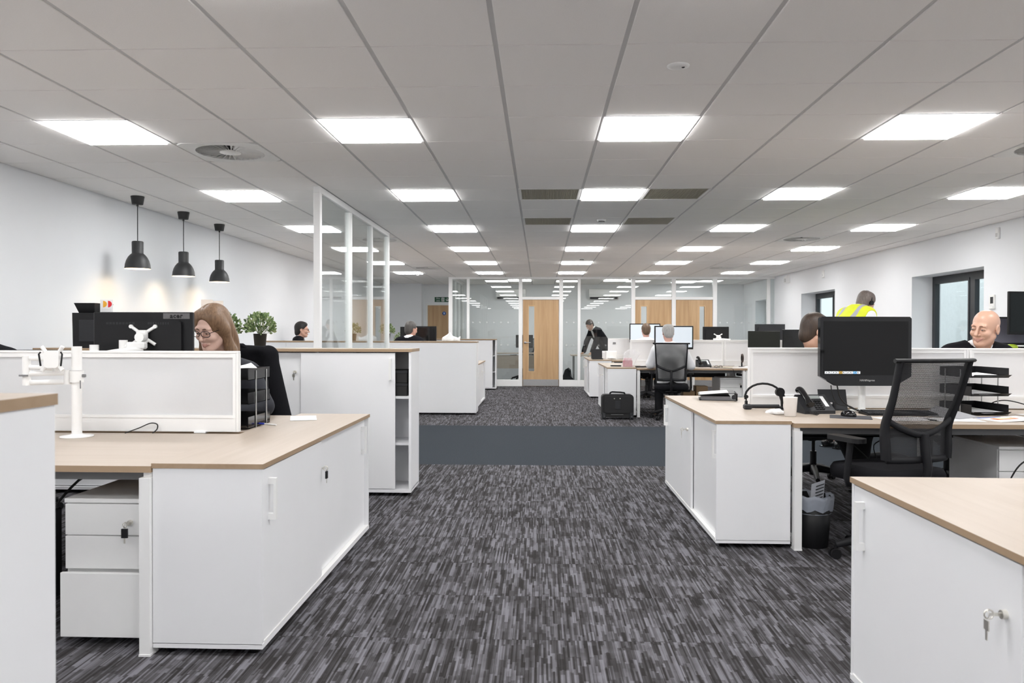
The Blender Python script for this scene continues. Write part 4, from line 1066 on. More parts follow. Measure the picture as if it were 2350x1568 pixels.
# the desk's near-side cables and the small black cord over the screen rail
cable('short black cable loop against the frosted screen base', [(-2.12, 3.90, .737), (-2.06, 3.925, .76), (-2.0, 3.925, .785), (-1.965, 3.925, .78), (-1.965, 3.925, .755), (-1.975, 3.90, .738)], .003)
for i, (pts) in enumerate(([(-2.30, 3.45, .06), (-2.25, 3.42, .35), (-2.15, 3.55, .56), (-2.08, 3.68, .575)], [(-2.05, 3.45, .05), (-2.02, 3.5, .4), (-1.96, 3.65, .56), (-1.93, 3.7, .58)], [(-1.80, 3.72, .05), (-1.80, 3.72, .3), (-1.79, 3.7, .58)])):
    cable(('thick black cable hanging under the left foreground desk, leftmost', 'black cable hanging under the left foreground desk, middle', 'black cable hanging behind the white drawers')[i], pts, .006)
t = thing('computer_tower', 'black computer tower in shadow under the left foreground desk', 'computer', (-2.34, 3.38, 0))
MB().box(-.095, .095, -.2, .2, .012, .43, ch=.008).build('case', M_black, t); MB().box(-.085, .085, -.206, -.199, .02, .42, ch=.004).build('front_panel', M_dark, t); MB().box(-.08, .08, -.18, .18, 0, .012).build('feet', M_black, t)

# woman's monitor seen from behind
t = monitor('black monitor seen from behind on a white arm, before the woman', (-2.215, 4.28, .735), PI, .564, .335, .463, stand='none')
cas = t.children[0]
b = MB()
for x0, x1 in ((-.16, -.035), (.035, .2)):
    for i in range(9): b.box(x0+(x1-x0)*i/9+.001, x0+(x1-x0)*(i+1)/9-.003, .0325, .0345, .568-.006, .568+.006)
b.build('vent_slots', M_dark, t)
pl = MB().box(-.265, -.115, .0115, .0135, .593, .625).build('logo_plate', mat('plate_grey', (.13, .125, .125), .35, var=.2, scale=60), t)
put_text('lettering', 'acer', .036, M_black, pl, (-.19, .0142, .609), (PI/2, 0, PI), depth=.0006, spacing=1.15, bold=.0012)
vesa_bracket(t, .033, .50, -.015)
MB().tube([(.215, .12, 0), (.215, .12, .449)], .0235, 18).lathe([(0, 0), (.07, 0), (.07, .008), (0, .008)], (.215, .12, 0), 24).lathe([(.024, .415), (.036, .415), (.036, .405), (.024, .405)], (.215, .12, 0), 20).build('arm_pole', M_wplast, t)
MB().tube([(.215, .12, .39), (.08, .16, .41), (-.05, .11, .43)], .016, 10).build('support_arm', M_wplast, t)

# letter trays with post on top, pen and papers
t = letter_trays('smoked black letter trays right of the frosted screen', (-1.675, 4.25, .735), 0, 3, .129)
sheet('white envelope lying on the smoked black letter trays', (-1.62, 4.2, 1.062), .5, .11, .22, .02, cat='paper', name='envelope')
t = thing('ballpoint_pen', 'blue capped pen beside the smoked letter trays', 'pen', (-1.50, 4.22, .745), -.5)
MB().tube([(-.02, 0, .005), (.075, 0, .005)], .0045, 8).build('barrel', M_wplast, t); MB().tube([(-.06, 0, .005), (-.015, 0, .005)], .0055, 8).build('cap', mat('pen_blue', (.03, .05, .45), .3), t)
sheet('sheet of white paper on the left cabinet top behind the pen', (-1.40, 4.56, .746), .3, .15, .25, 0)

# the woman and her chair with a coat
office_chair('black task chair with a coat over its back, at the woman\'s desk', (-2.10, 5.1, 0), PI)
fd = Field((-.40, -.42, .55), (.40, -.08, 1.24), .011)
fd.cone((-.19, -.30, 1.10), (.19, -.30, 1.10), .055, .055, .03)
for s in (-1, 1): fd.cone((s*.20, -.29, 1.09), (s*.30, -.27, .62), .06, .075, .05); fd.cone((s*.1, -.3, 1.08), (s*.14, -.33, .62), .055, .06, .05); fd.cone((s*.03, -.27, 1.13), (s*.16, -.24, 1.13), .035, .03, .03)
fd.cone((0, -.31, 1.08), (0, -.33, .62), .05, .055, .05); fd.plane_cut((0, 0, .60), (0, 0, -1))
t = thing('coat', 'black wool coat hanging over the woman\'s chair back', 'coat', (-2.10, 5.1, 0), PI)
sdf_obj('coat_body', fd, [mat('black_wool', (.009, .009, .011), .95, var=.2, scale=120, bump=.3, spec=.1)], t)
b = MB(); b.tube([(-.10, -.24, 1.12), (-.03, -.25, 1.165), (.03, -.25, 1.165), (.10, -.24, 1.12)], .014, 8); b.build('coat_collar', MATS['black_wool'], t)
M_suit = mat('suit_black', (.010, .010, .013), .9, var=.15, scale=150, spec=.12); M_suit2 = mat('suit_navy', (.014, .016, .024), .8, var=.15, scale=150)
M_shirt = mat('shirt_white', (.82, .82, .84), .75, var=.03, scale=12, bump=.1)
H_brown = hair_mat('hair_dark_brown', (.06, .035, .022), (.025, .015, .01)); H_black = hair_mat('hair_black', (.022, .018, .017), (.008, .007, .007))
H_grey = hair_mat('hair_grey', (.50, .49, .47), (.28, .27, .26)); H_auburn = hair_mat('hair_light_brown', (.25, .15, .083), (.135, .075, .04)); H_sandy = hair_mat('hair_sandy', (.19, .12, .07), (.09, .055, .035))
person('woman with long brown hair and glasses looking down behind the black monitor', (-1.975, 4.99, 0), PI, sh=(0, .20, 1.00), hc=(0, .36, 1.277), head=(-.28, .32, -.05), arms=[((-.27, .26, .80), (-.13, .50, .775)), ((.27, .26, .80), (.13, .50, .775))],
       skin=(.74, .50, .41), hair=('long', H_auburn), coat=M_suit2, female=True, res=.0038, hs=1.06, glasses=True, brow=mat('brow_brown', (.16, .09, .06), .7), shoulder=.165, lids=.6)
office_chair('black task chair at the left picture edge', (-3.58, 5.12, 0), PI)
person('person in black at the left picture edge, only a shoulder showing', (-3.60, 5.0, 0), PI, sh=(0, .1, 1.075), hc=(0, .2, 1.30), head=(.2, .1, 0), hair=('short', H_brown), coat=M_suit, shirt=M_shirt, res=.008)

# tall cabinets behind the woman
tall_cabinet('tall white cabinet with its sliding door pushed open, beside the aisle', -2.46, -.984, 5.92, slide=.105)
tall_cabinet('tall white cabinet standing behind the woman, under the black coffee machine', -3.94, -2.464, 5.92)
M_box = mat('black_card', (.012, .012, .012), .5, var=.1)
for i, z in enumerate((.765, .865)):
    t = thing('storage_box', ('lower', 'upper')[i]+' black storage box in the open tall cabinet', 'box', (-1.16, 6.1, z))
    MB().box(-.135, .135, -.12, .14, 0, .095, ch=.003).build('box_body', M_box, t); MB().box(-.138, .138, -.123, .143, .075, .098, ch=.002).build('lid', M_dark, t)
plant('leafy plant in black pot on the tall cabinet behind the coat', (-2.22, 6.1, 1.13), seed=3)
plant('leafy plant half hidden behind the woman\'s hair', (-2.50, 6.12, 1.13), seed=4, n_=300)
t = thing('coffee_machine', 'tall black machine with flared top on the cabinet by the wall', 'machine', (-3.47, 6.1, 1.13))
MB().prism([(-.172, .28), (-.185, 0), (.17, 0), (.17, .28)][::-1] if 0 else [(-.17, 0), (.17, 0), (.175, .275), (-.175, .275)], 'y', -.16, .14).build('body', M_black, t)
MB().add([(-.145, -.12, .275), (-.02, -.12, .275), (-.02, .1, .275), (-.145, .1, .275), (-.168, -.15, .352), (-.002, -.15, .352), (-.002, .12, .352), (-.168, .12, .352)], [(0, 1, 5, 4), (1, 2, 6, 5), (2, 3, 7, 6), (3, 0, 4, 7), (4, 5, 6, 7), (0, 3, 2, 1)]).build('hopper', M_black, t)
MB().box(-.12, .12, -.165, -.158, .05, .22, ch=.002).build('front_panel', M_dark, t)
t = thing('leaflet_stand', 'small leaflet with orange and red half discs on the black machine', 'leaflet', (-3.42, 6.03, 1.405))
MB().box(-.052, .05, -.003, 0, 0, .105).build('card', M_paper, t)
for x, nm, c in ((-.028, 'half_disc', (.85, .42, .04)), (.012, 'half_disc', (.72, .03, .04))):
    MB().prism([(x, .045)]+[(x+.031*math.sin(a), .071-.026*math.cos(a)) for a in [PI*i/12 for i in range(13)]], 'y', -.0042, -.0031).build(nm, mat('print_%d' % int(c[1]*100), c, .6, var=0), t)
b = MB()
for i in range(4): b.box(-.04, .04, -.0036, -.0031, .008+.008*i, .010+.008*i)
b.build('print_lines', M_grid, t)
t = thing('menu_card', 'cream folded card standing behind the woman\'s head', 'card', (-2.64, 6.2, 1.13))
M_cream = mat('cream_card', (.78, .70, .62), .7)
MB().obox((-.05, .0, .195), (.045, .008, 0), (-.0005, .001, 0), (0, 0, .195)).obox((.04, .0, .19), (.045, -.008, 0), (.0005, .001, 0), (0, 0, .19)).build('card', M_cream, t)

# pendant lamps
M_lamp = mat('pendant_charcoal', (.032, .033, .035), .5, var=.06); M_lampin = mat('pendant_inside', (.8, .78, .74), .5)
M_bulb = mat('warm_bulb', (1, .9, .75), .3, var=0, emit=((1, .78, .5), 65))
for i, y in enumerate((7.55, 8.54, 9.51)):
    t = thing('pendant_lamp', ('nearest', 'middle', 'farthest')[i]+' of three charcoal pendant lamps by the left wall', 'lamp', (-3.97, y, CZ), 0, 'three charcoal pendant lamps')
    MB().lathe([(0, -.08), (.05, -.08), (.052, -.074), (.063, -.004), (.063, 0), (0, 0)], n=28).tube([(0, 0, -.098), (0, 0, -.08)], .010, 10).build('canopy', mat('canopy_black', (.02, .02, .02), .5), t)
    MB().tube([(0, 0, -.45), (0, 0, -.09)], .0045, 8).build('cord', M_cable, t)
    sh_ = t
    out = [(.0, -.442), (.046, -.442), (.053, -.447), (.054, -.455), (.053, -.56), (.057, -.566), (.068, -.575), (.088, -.60), (.104, -.632), (.114, -.668), (.118, -.70), (.121, -.714)]
    so = MB().lathe(out, n=36).build('shade', M_lamp, t)
    MB().lathe([(.120, -.714), (.115, -.70), (.110, -.668), (.099, -.632), (.082, -.603), (.045, -.58), (.045, -.45)], n=36).build('shade_lining', M_lampin, so)
    MB().sphere((0, 0, -.635), (.032, .032, .04), n=14).tube([(0, 0, -.60), (0, 0, -.50)], .018, 12).build('bulb', M_bulb, t)

# ---- second row on the left
for x0, x1, lab in ((-2.452, -.977, 'back of the tall white cabinet at the aisle, second row left'), (-3.93, -2.456, 'back of the tall white cabinet beside the glasses man, second row'), (-4.275, -3.934, 'narrow tall white cabinet against the left wall, second row')):
    tall_cabinet(lab, x0, x1, 11.93, back_to_us=True)
low_cabinet('white low cabinet past the second row, left of the far aisle', -1.03, 1, 12.8, 14.63, black_key=False)
desk('beech desk before the dark-haired man, second row left', -3.07, -1.465, 12.93, 13.68, front=-1)
desk('far beech desk behind the second row on the left', -3.07, -1.465, 13.76, 14.6, front=1)
tall_cabinet('farthest tall white cabinet on the left, dark gap at its door', -2.45, -.975, 17.26, slide=.055)
office_chair('black task chair of the man with glasses', (-3.93, 12.72, 0), -1.35)
person('man with black hair and glasses in profile behind second cabinet row', (-3.98, 12.72, 0), -1.35, hip=(0, 0, .52), sh=(0, .0, 1.105), hc=(0, .05, 1.305), head=(.05, .05, 0), hair=('full', H_black), coat=M_suit, shirt=M_shirt, skin=(.62, .36, .27), glasses=True, res=.006, brow=H_black)
office_chair('black task chair of the dark-haired man by the monitors', (-2.12, 12.72, 0), -.3)
person('dark-haired man in black suit seen from behind at two monitors', (-2.13, 12.66, 0), -.35, hip=(0, 0, .52), sh=(0, -.01, 1.115), hc=(.0, .05, 1.315), head=(-.35, .1, .04), hair=('short', hair_mat('hair_greying', (.12, .11, .105), (.05, .045, .042))), coat=M_suit, shirt=M_shirt, skin=(.6, .33, .25), res=.006, brow=H_brown, shoulder=.2)
monitor('black monitor in front of the dark-haired man, second row', (-2.16, 13.36, .735), 0, .50, .31, .475)
monitor('black monitor seen from behind next to the oak exit door', (-2.12, 14.02, .735), PI, .5, .29, .50)
plant('leafy plant behind the glass screen, left one on second cabinets', (-2.93, 12.12, 1.13), seed=5, n_=280)
plant('leafy plant at the glass screen edge on the second cabinets', (-2.40, 12.14, 1.13), seed=6, n_=280)
plant('leafy plant left of the dark-haired man\'s monitor', (-2.56, 14.2, .735), seed=8, n_=140, pot_h=.36, pot_r=.06)
fd = Field((-.2, -.15, -.01), (.24, .15, .18), .007)
fd.cone((-.08, 0, .03), (.0, 0, .11), .045, .018, .03); fd.cone((.0, 0, .03), (.0, 0, .12), .06, .012, .03); fd.cone((.09, .02, .025), (.02, 0, .07), .04, .02, .03); fd.cone((.13, 0, .02), (.16, 0, .07), .03, .008, .02); fd.plane_cut((0, 0, .001), (0, 0, -1))
t = thing('carrier_bag', 'crumpled white bag lying on the second row cabinet', 'bag', (-1.40, 12.06, 1.13)); sdf_obj('bag_body', fd, [M_wplast], t)
t = thing('tape_dispenser', 'small white desk box right of the dark-haired man', 'box', (-1.93, 13.1, .735)); MB().box(-.06, .06, -.05, .05, 0, .37, ch=.006).build('body', M_wplast, t); MB().box(-.05, .05, -.053, -.05, .25, .28).build('slot', M_dark, t)

# ---- exit corridor and glazed back room
t = thing('back_room_table', 'beech table with modesty panel behind the glass, left', 'table', (-1.5, 19.85, 0))
MB().box(0, 1.5, 0, .7, .73, .755).build('tabletop', M_woodX, t); MB().box(.05, 1.45, .06, .075, .36, .70).build('modesty_panel', M_woodX, t)
for x in (.05, 1.40): MB().box(x, x+.05, .05, .65, 0, .03).box(x, x+.05, .3, .36, .03, .73).build('leg', M_wpaint, t)
office_chair('black task chair behind the glass left of the oak door', (-.45, 20.55, 0), 2.6)
monitor('dark monitor on the back room table behind the glass', (-.40, 20.1, .755), .3, .46, .33, .30)
t = thing('rucksack', 'black rucksack slumped on the floor behind glass right of oak door', 'bag', (.74, 18.95, 0))
fd = Field((-.25, -.2, -.01), (.3, .25, .5), .011); fd.cone((-.1, .05, .1), (-.07, .08, .33), .12, .07, .05); fd.cone((.0, .0, .09), (.14, 0, .05), .1, .06, .05); fd.plane_cut((0, 0, .002), (0, 0, -1))
sdf_obj('bag_body', fd, [M_fabric], t); MB().tube([(-.1, -.02, .38), (-.05, -.08, .42), (0, -.06, .38), (.02, -.08, .2), (.1, -.1, .1)], .012, 6).build('strap', M_fabric, t)
t = thing('meeting_table', 'dark table behind the glass under the bending man\'s hands', 'table', (.75, 18.72, 0))
MB().box(0, 1.4, 0, .75, .715, .74).build('tabletop', M_woodX, t)
for x in (.05, 1.30): MB().box(x, x+.05, .05, .7, 0, .03).box(x, x+.05, .33, .39, .03, .715).build('leg', M_beam, t)
person('man in dark suit bending over a table behind the glass', (1.66, 19.75, 0), 2.05, hip=(0, 0, .93), sh=(0, .32, 1.33), hc=(0, .47, 1.47), head=(.2, .65, 0), pose='stand', arms=[((-.22, .42, 1.06), (-.2, .52, .80)), ((.22, .42, 1.06), (.2, .52, .80))], hair=('short', H_brown), coat=M_suit, shirt=M_shirt, res=.006, brow=H_brown)

# ================================================================== RIGHT SIDE
low_cabinet('white low cabinet in the right foreground with silver keys', 1.105, -1, .95, 2.795, black_key=False, outer='far', lock_t=.506, mid_t=.48)
desk('beech desk in the right foreground corner', 1.5395, 3.1, 1.93, 2.799, front=1, Z=.7445)
low_cabinet('white low cabinet carrying the ring binder, right of the aisle', 1.03, -1, 4.575, 6.42, black_key=False, outer='far', lock_t=.48, mid_t=.43)
desk('beech desk with phone, mouse and large black monitor', 1.472, 3.07, 4.545, 5.455, front=-1)
desk('beech desk beyond the letter trays at the right picture edge', 3.076, 4.66, 4.545, 5.455, front=-1)
desk('beech desk of the brown-haired man behind the white screen', 1.472, 3.07, 5.525, 6.38, front=1)
desk('beech desk of the bald man behind the white screen', 3.076, 4.66, 5.525, 6.38, front=1)
desk_screen('white desk screen behind the phone and large monitor', 1.455, 2.956, 5.49)
desk_screen('white desk screen in front of the bald man', 2.964, 4.47, 5.49)
pedestal('white drawer pedestal under the desk at the right edge', 2.73, 4.72, W=.42, key=False)
# ring binder
t = thing('ring_binder', 'open black ring binder holding white sheets on the right cabinet', 'binder', (1.37, 6.10, .745), -.18)
MB().box(-.13, .15, -.15, .16, 0, .004, ch=.001).box(.146, .152, -.15, .16, 0, .055, ch=.001).obox((.0, .005, .048), (.135, 0, .010), (0, .155, 0), (-.0002, 0, .002)).build('cover', M_black, t)
MB().box(-.115, .10, -.14, .15, .004, .032).build('contents', mat('page_edges', (.16, .16, .17), .8, var=.2, scale=300), t)
MB().obox((-.02, -.01, .054), (.105, 0, .009), (0, .14, 0), (-.0001, 0, .001)).build('top_sheet', M_paper, t)
MB().tube([(.125, -.153, .028), (.125, -.149, .028)], .018, 14).build('lever_arch', M_dark, t)
# headset on its stand
t = thing('headset', 'black headset resting on its stand beside the mug', 'headset', (1.53, 5.3, .745), .1)
b = MB(); b.tube([(-.135+.125*math.cos(a)+.11, 0, .085+.088*math.sin(a)) for a in [math.radians(10+q*16.5) for q in range(12)]], .0045, 8, flat=(.6, 1.6)); b.build('headband', M_black, t)
MB().tube([(.09, -.012, .115), (.09, .014, .115)], .030, 16).build('earpiece', M_black, t)
MB().tube([(-.142, -.01, .085), (-.142, .012, .085)], .012, 10).box(-.15, -.134, -.012, .012, .03, .06, ch=.004).tube([(-.142, 0, .08), (-.142, 0, .045)], .005, 6).build('temple_pad', M_black, t)
MB().tube([(.09, 0, .125), (.115, .0, .06), (.125, 0, .008)], .02, 10, rs=[.018, .02, .026]).prism(rrect(.1, .09, .03, 4, .115, 0), 'z', 0, .018).build('charging_stand', M_black, t)
MB().box(-.16, -.11, -.03, .02, 0, .035, ch=.008).tube([(-.12, 0, .02), (.08, -.01, .02)], .013, 10).build('boom_microphone', M_dark, t)
fd = Field((-.09, -.08, -.005), (.1, .08, .05), .005); fd.cone((-.05, 0, .008), (.0, .02, .02), .018, .014, .02); fd.cone((.0, -.02, .01), (.055, .0, .008), .02, .014, .02); fd.cone((-.02, .0, .02), (.02, -.01, .03), .01, .008, .02); fd.plane_cut((0, 0, .001), (0, 0, -1))
t = thing('tissue', 'crumpled white tissue in front of the headset', 'tissue', (1.515, 5.05, .736)); sdf_obj('tissue_body', fd, [M_paper], t)
# mug
t = thing('mug', 'plain white mug standing left of the desk phone', 'mug', (1.575, 4.95, .735), 1.9)
MB().lathe([(0, 0), (.032, 0), (.036, .004), (.044, .118), (.0445, .12), (.041, .118), (.034, .012), (0, .010)], n=28).build('cup', mat('mug_porcelain', (.86, .83, .80), .2, var=.01), t)
MB().tube([(.038+.026*math.sin(a), 0, .062+.034*math.cos(a)) for a in [PI*i/10 for i in range(11)]], .0055, 8).build('handle', MATS['mug_porcelain'], t)
desk_phone('black desk phone with handset on the right-hand desk', (1.79, 5.17, .735), .12)
t = thing('document_stand', 'dark grey plastic stand behind the desk phone', 'stand', (2.0, 5.38, .735))
MB().obox((0, .01, .07), (.095, 0, 0), (0, .002, -.0), (0, .02, .068)).box(-.095, .095, -.05, .05, 0, .006).box(-.004, .004, -.04, .03, .006, .06).build('panel', M_dark, t)
MB().box(-.02, -.008, -.012, -.006, .04, .052).build('sticker', M_paper, t)
t = thing('mouse_mat', 'dark grey mouse mat on the right-hand desk', 'mouse mat', (1.93, 4.90, .735), -.35); MB().box(-.12, .12, -.10, .10, 0, .003, ch=.001).build('mat_sheet', mat('mat_grey', (.06, .06, .068), .8, var=.1, scale=200), t)
computer_mouse('glossy black mouse on the grey mat', (1.93, 4.93, .738), .5)
keyboard('black keyboard below the large monitor', (2.30, 5.08, .735), -.02)
sheet('sheet of white paper under the keyboard\'s front edge', (2.22, 4.82, .735), .1, .30, .21)
sheet('white printed sheet seen through the chair netting', (2.50, 4.80, .735), -.1, .30, .21)
sheet('grey clipboard sheet lifted behind the chair netting', (2.57, 5.0, .737), .5, .21, .297, .05, mat('grey_sheet', (.35, .35, .37), .6))
# large black monitor with cut lower corners
t = thing('monitor', 'large glossy black monitor with cut lower corners on white pole', 'monitor', (2.135, 5.2, .735), .04)
w2, zt, zb = .300, .632, .19
ol = [(-w2, zb+.05), (-w2+.105, zb-.012), (w2-.105, zb-.012), (w2, zb+.05), (w2, zt-.012), (w2-.012, zt), (-w2+.012, zt), (-w2, zt-.012)]
MB().prism(ol, 'y', -.02, .02).box(-.2, .2, .02, .05, .26, .58, ch=.01).build('casing', M_gloss, t)
MB().box(-w2+.022, w2-.022, -.0215, -.0195, zb+.058, zt-.03).build('screen', mat('glossy_screen', (.006, .006, .006), .05, var=0, spec=.3), t)
b = MB()
cols = [0, 0, 0, 0, 1, 0, 0, 0, 2, 0]
for i, c in enumerate(cols): b.box(-w2+.03+.0235*i, -w2+.03+.0235*i+.0215, -.0224, -.0216, zb+.067, zb+.083, c)
b.build('taskbar', [mat('task_white', (.5, .5, .5), .4, var=0, emit=((.9, .95, 1), .5)), mat('task_ochre', (.4, .25, .05), .4, var=0, emit=((.7, .45, .1), .4)), mat('task_blue', (.1, .3, .6), .4, var=0, emit=((.25, .55, .9), .6))], t)
b = MB()
for i in range(10):
    for q in range(2): b.box(-w2+.034+.0235*i+.006*q, -w2+.038+.0235*i+.006*q, -.0229, -.0224, zb+.071, zb+.074+.005*((i*7+q*3) % 2))
b.build('taskbar_icons', M_black, t)
put_text('lettering', 'HANNspree', .019, mat('bezel_print', (.5, .5, .5), .4), t, (.01, -.0208, zb+.024), (PI/2, 0, 0), depth=.0004)
MB().tube([(.03, .10, 0), (.03, .10, .42)], .023, 18).lathe([(0, 0), (.075, 0), (.075, .008), (0, .008)], (.03, .10, 0), 24).box(.0, .06, .045, .11, .37, .42, ch=.008).build('support_pole', M_wplast, t)
cable('thick black cable dropping from the monitor corner to the keyboard', [(1.955, 5.19, .915), (1.985, 5.21, .83), (2.05, 5.22, .77), (2.12, 5.22, .745), (2.18, 5.20, .742)], .005)
cable('thin black cable looping left below the large monitor', [(1.915, 5.19, .915), (1.93, 5.2, .85), (1.97, 5.22, .79), (2.05, 5.22, .775), (2.11, 5.24, .742)], .0035)
# letter trays, papers
t = letter_trays('black letter trays full of papers behind the near chair', (2.86, 5.24, .735), .1, 3, .118, M_black)
for i, (z, c) in enumerate(((.978, 'top'), (.860, 'middle'), (.742, 'bottom'))):
    sheet(f'loose papers lying in the {c} black letter tray', (2.86, 5.2, z+.008), .1+.12*i, .2, .29, .01, lift=.012)
sheet('blue folder in the top black letter tray', (2.87, 5.22, .980), .06, .21, .29, 0, mat('folder_violet', (.10, .08, .35), .5), 'folder', 'folder')
t = thing('brochure', 'white brochure with orange and cream print on the right desk', 'brochure', (2.83, 4.80, .735), .25)
MB().obox((0, 0, .006), (.15, 0, .004), (0, .10, 0), (0, 0, .0015)).build('cover_sheet', M_paper, t)
MB().obox((-.02, .01, .0085), (.075, 0, .002), (0, .03, 0), (0, 0, .0004)).build('orange_print', mat('print_orange', (.75, .16, .03), .6), t); MB().obox((-.02, .01, .0095), (.05, 0, .0013), (0, .022, 0), (0, 0, .0004)).build('cream_print', mat('print_cream', (.82, .72, .45), .6), t)
MB().obox((-.06, .085, .0078), (.08, .0, .002), (.0, .008, 0), (0, 0, .0004)).build('blue_print', mat('print_blue', (.08, .15, .5), .6), t)
t = thing('tablet', 'black tablet lying at the front edge of the right desk', 'tablet', (3.03, 4.72, .735), -.08); MB().box(-.12, .1, -.03, .05, 0, .008, ch=.002).build('slab', M_black, t); MB().box(-.11, .09, -.025, .045, .008, .0085).build('glass_face', M_gloss, t)
sheet('white paper at the right picture edge of the desk', (3.22, 5.05, .735), .3, .2, .28)
cable('black cable arching behind the papers at the right edge', [(2.98, 5.30, .737), (2.99, 5.25, .80), (3.06, 5.2, .82), (3.15, 5.1, .79), (3.22, 5.0, .745)], .0035)
cable('black cable hanging over the desk front at the right edge', [(2.90, 4.68, .737), (2.93, 4.56, .74), (2.945, 4.53, .70), (2.94, 4.55, .62), (2.86, 4.6, .55), (2.78, 4.63, .47), (2.73, 4.66, .30), (2.71, 4.66, .04)], .0045)
cable('black cable dropping from the far corner of the right desk', [(3.06, 4.60, .70), (3.06, 4.58, .64), (3.09, 4.6, .56), (3.12, 4.62, .5)], .004)
cable('tangle of black leads under the desk behind the near chair', [(2.0, 5.2, .58), (2.1, 5.15, .48), (2.25, 5.22, .36), (2.2, 5.2, .52), (2.35, 5.25, .57)], .004)
# waste bin
t = thing('waste_bin', 'black waste bin with grey liner and crumpled sheet under the desk', 'bin', (1.615, 4.66, 0))
MB().lathe([(0, 0), (.085, 0), (.088, .004), (.112, .30), (.108, .30), (.084, .01), (0, .01)], n=32).build('bin_body', M_black, t)
b = MB(); n_ = 32; vs = []
for rr, z, wv in ((.104, .20, 0), (.108, .305, .002), (.117, .308, .003), (.119, .285, .004), (.116, .25, .004), (.113, .222, .004)):
    for j in range(n_): q = rr+wv*math.sin(j*2.4)+wv*.6*math.sin(j*5.1); vs.append((q*math.cos(2*PI*j/n_), q*math.sin(2*PI*j/n_), z+wv*2*math.sin(j*1.7)))
b.add(vs, [(i*n_+j, i*n_+(j+1) % n_, (i+1)*n_+(j+1) % n_, (i+1)*n_+j) for i in range(5) for j in range(n_)], 0, True); b.build('liner', mat('liner_grey', (.34, .37, .43), .45, var=.2, scale=25, trans=.2, bump=.5), t)
t2 = thing('crumpled_paper', 'printed sheet sticking up out of the waste bin', 'paper', (1.64, 4.66, .16), .4)
MB().obox((0, 0, .10), (.05, 0, .01), (0, .001, 0), (.03, .02, .11)).build('sheet_body', mat('dull_paper', (.55, .57, .62), .8), t2)
b = MB()
for i in range(5): b.obox((.012+.006*i, -.0035+.0035*i, .12+.018*i), (.03, 0, .006), (0, .0006, 0), (.0007, .0005, .0025))
b.build('print_lines', M_dark, t2)
# near chair
office_chair('black mesh chair with netting back in front of the large monitor', (1.955, 4.40, 0), .34)
# far side of this cluster
office_chair('black chair of the brown-haired man, base seen under the desk', (2.30, 6.62, 0), PI-.2)
person('brown-haired man half hidden behind the large black monitor', (2.25, 6.55, 0), PI, sh=(.03, .2, 1.05), hc=(.08, .33, 1.275), head=(1.75, .3, .0), hair=('full', H_brown), coat=M_suit, shirt=M_shirt, res=.0045, hs=1.03, feet=[((-.26, .42, .50), (-.10, .44, .50)), ((-.25, .36, .09), (-.34, .22, .09))], brow=H_brown)
office_chair('black chair of the bald man', (3.30, 6.42, 0), PI)
person('bald man in black jacket smiling over the white screen', (3.30, 6.28, 0), PI, sh=(0, .28, 1.105), hc=(.02, .42, 1.297), head=(-.98, .12, -.10), skin=(.66, .40, .29), coat=M_suit, shirt=M_shirt, smile=True, res=.0035, hs=1.08, brow=mat('brow_fair', (.24, .13, .09), .7), shoulder=.205, lids=.35)
office_chair('black chair turned away behind the bald man', (3.22, 7.32, 0), 0)
tall_cabinet('tall white cabinet under the screen at the right edge', 4.0, 5.45, 7.0, key=False)
t = monitor('large black screen on the cabinet cropped by the right edge', (4.47, 7.12, 1.13), .12, .62, .385, .315, screen=mat('glossy_screen'))
monitor('small grey screen partly hidden left of the large black screen', (4.30, 7.30, 1.13), .1, .42, .26, .155, screen=mat('grey_screen', (.16, .16, .21), .3, var=0), back='grey', stand='foot')
computer_mouse('lime green mouse on the right cabinet', (4.18, 7.06, 1.13), 1.2, mat('lime', (.35, .5, .02), .4))
M_vest = mat('hi_vis_yellow', (.72, .78, .02), .6, var=.06)
p = person('man in yellow hi-vis vest bending over by the right wall', (3.27, 8.7, 0), -1.2, hip=(0, 0, .98), sh=(0, .27, 1.465), hc=(0, .40, 1.602), head=(.25, .45, .1), pose='stand', arms=[((-.24, .36, 1.13), (-.16, .58, 1.0)), ((.24, .36, 1.13), (.16, .58, 1.0))], hair=('bald_crown', hair_mat('hair_grey_brown', (.20, .16, .14), (.10, .08, .07))), shirt=M_shirt, vest=(M_vest, mat('reflective_grey', (.42, .42, .46), .4)), res=.005, skin=(.64, .40, .32))
MB().tube([(.097*math.cos(a), .39+.02*math.sin(a), 1.605+.135*math.sin(a)) for a in [PI*i/12 for i in range(13)]], .006, 6).tube([(.085, .39, 1.60), (.104, .39, 1.60)], .026, 12).build('headset_band', M_black, p)
desk('beech desk by the right wall before the hi-vis man', 3.72, 5.3, 9.15, 9.95)

# ---- third row: white-shirt man
low_cabinet('white low cabinet behind the black trolley case', 1.018, -1, 11.75, 13.6, black_key=False, outer='far', lock_t=.5, mid_t=.44)
desk('beech desk of the grey-haired man in white shirt', 1.46, 3.07, 11.72, 12.59, front=-1)
desk('beech desk right of the grey-haired man, holding dark monitors', 3.076, 4.67, 11.72, 12.59, front=-1)
desk('far beech desk behind the grey-haired man\'s screen', 1.46, 3.07, 12.69, 13.55, front=1)
desk('far beech desk toward the right wall, third row', 3.076, 4.67, 12.69, 13.55, front=1)
desk_screen('white desk screen behind the grey-haired man', 1.455, 2.953, 12.64)
desk_screen('white desk screen right of the third-row telephone', 2.962, 4.46, 12.64)
M_lcd = mat('lit_screen', (.3, .33, .36), .4, var=0, emit=((.84, .92, 1), .5))
monitor('lit monitor in front of the grey-haired man', (2.11, 12.36, .735), 0, .61, .37, .46, screen=M_lcd, bez=.02)
t = monitor('dark monitor back with white arm beyond the third-row screen', (2.955, 13.2, .735), PI, .435, .29, .495, stand='none')
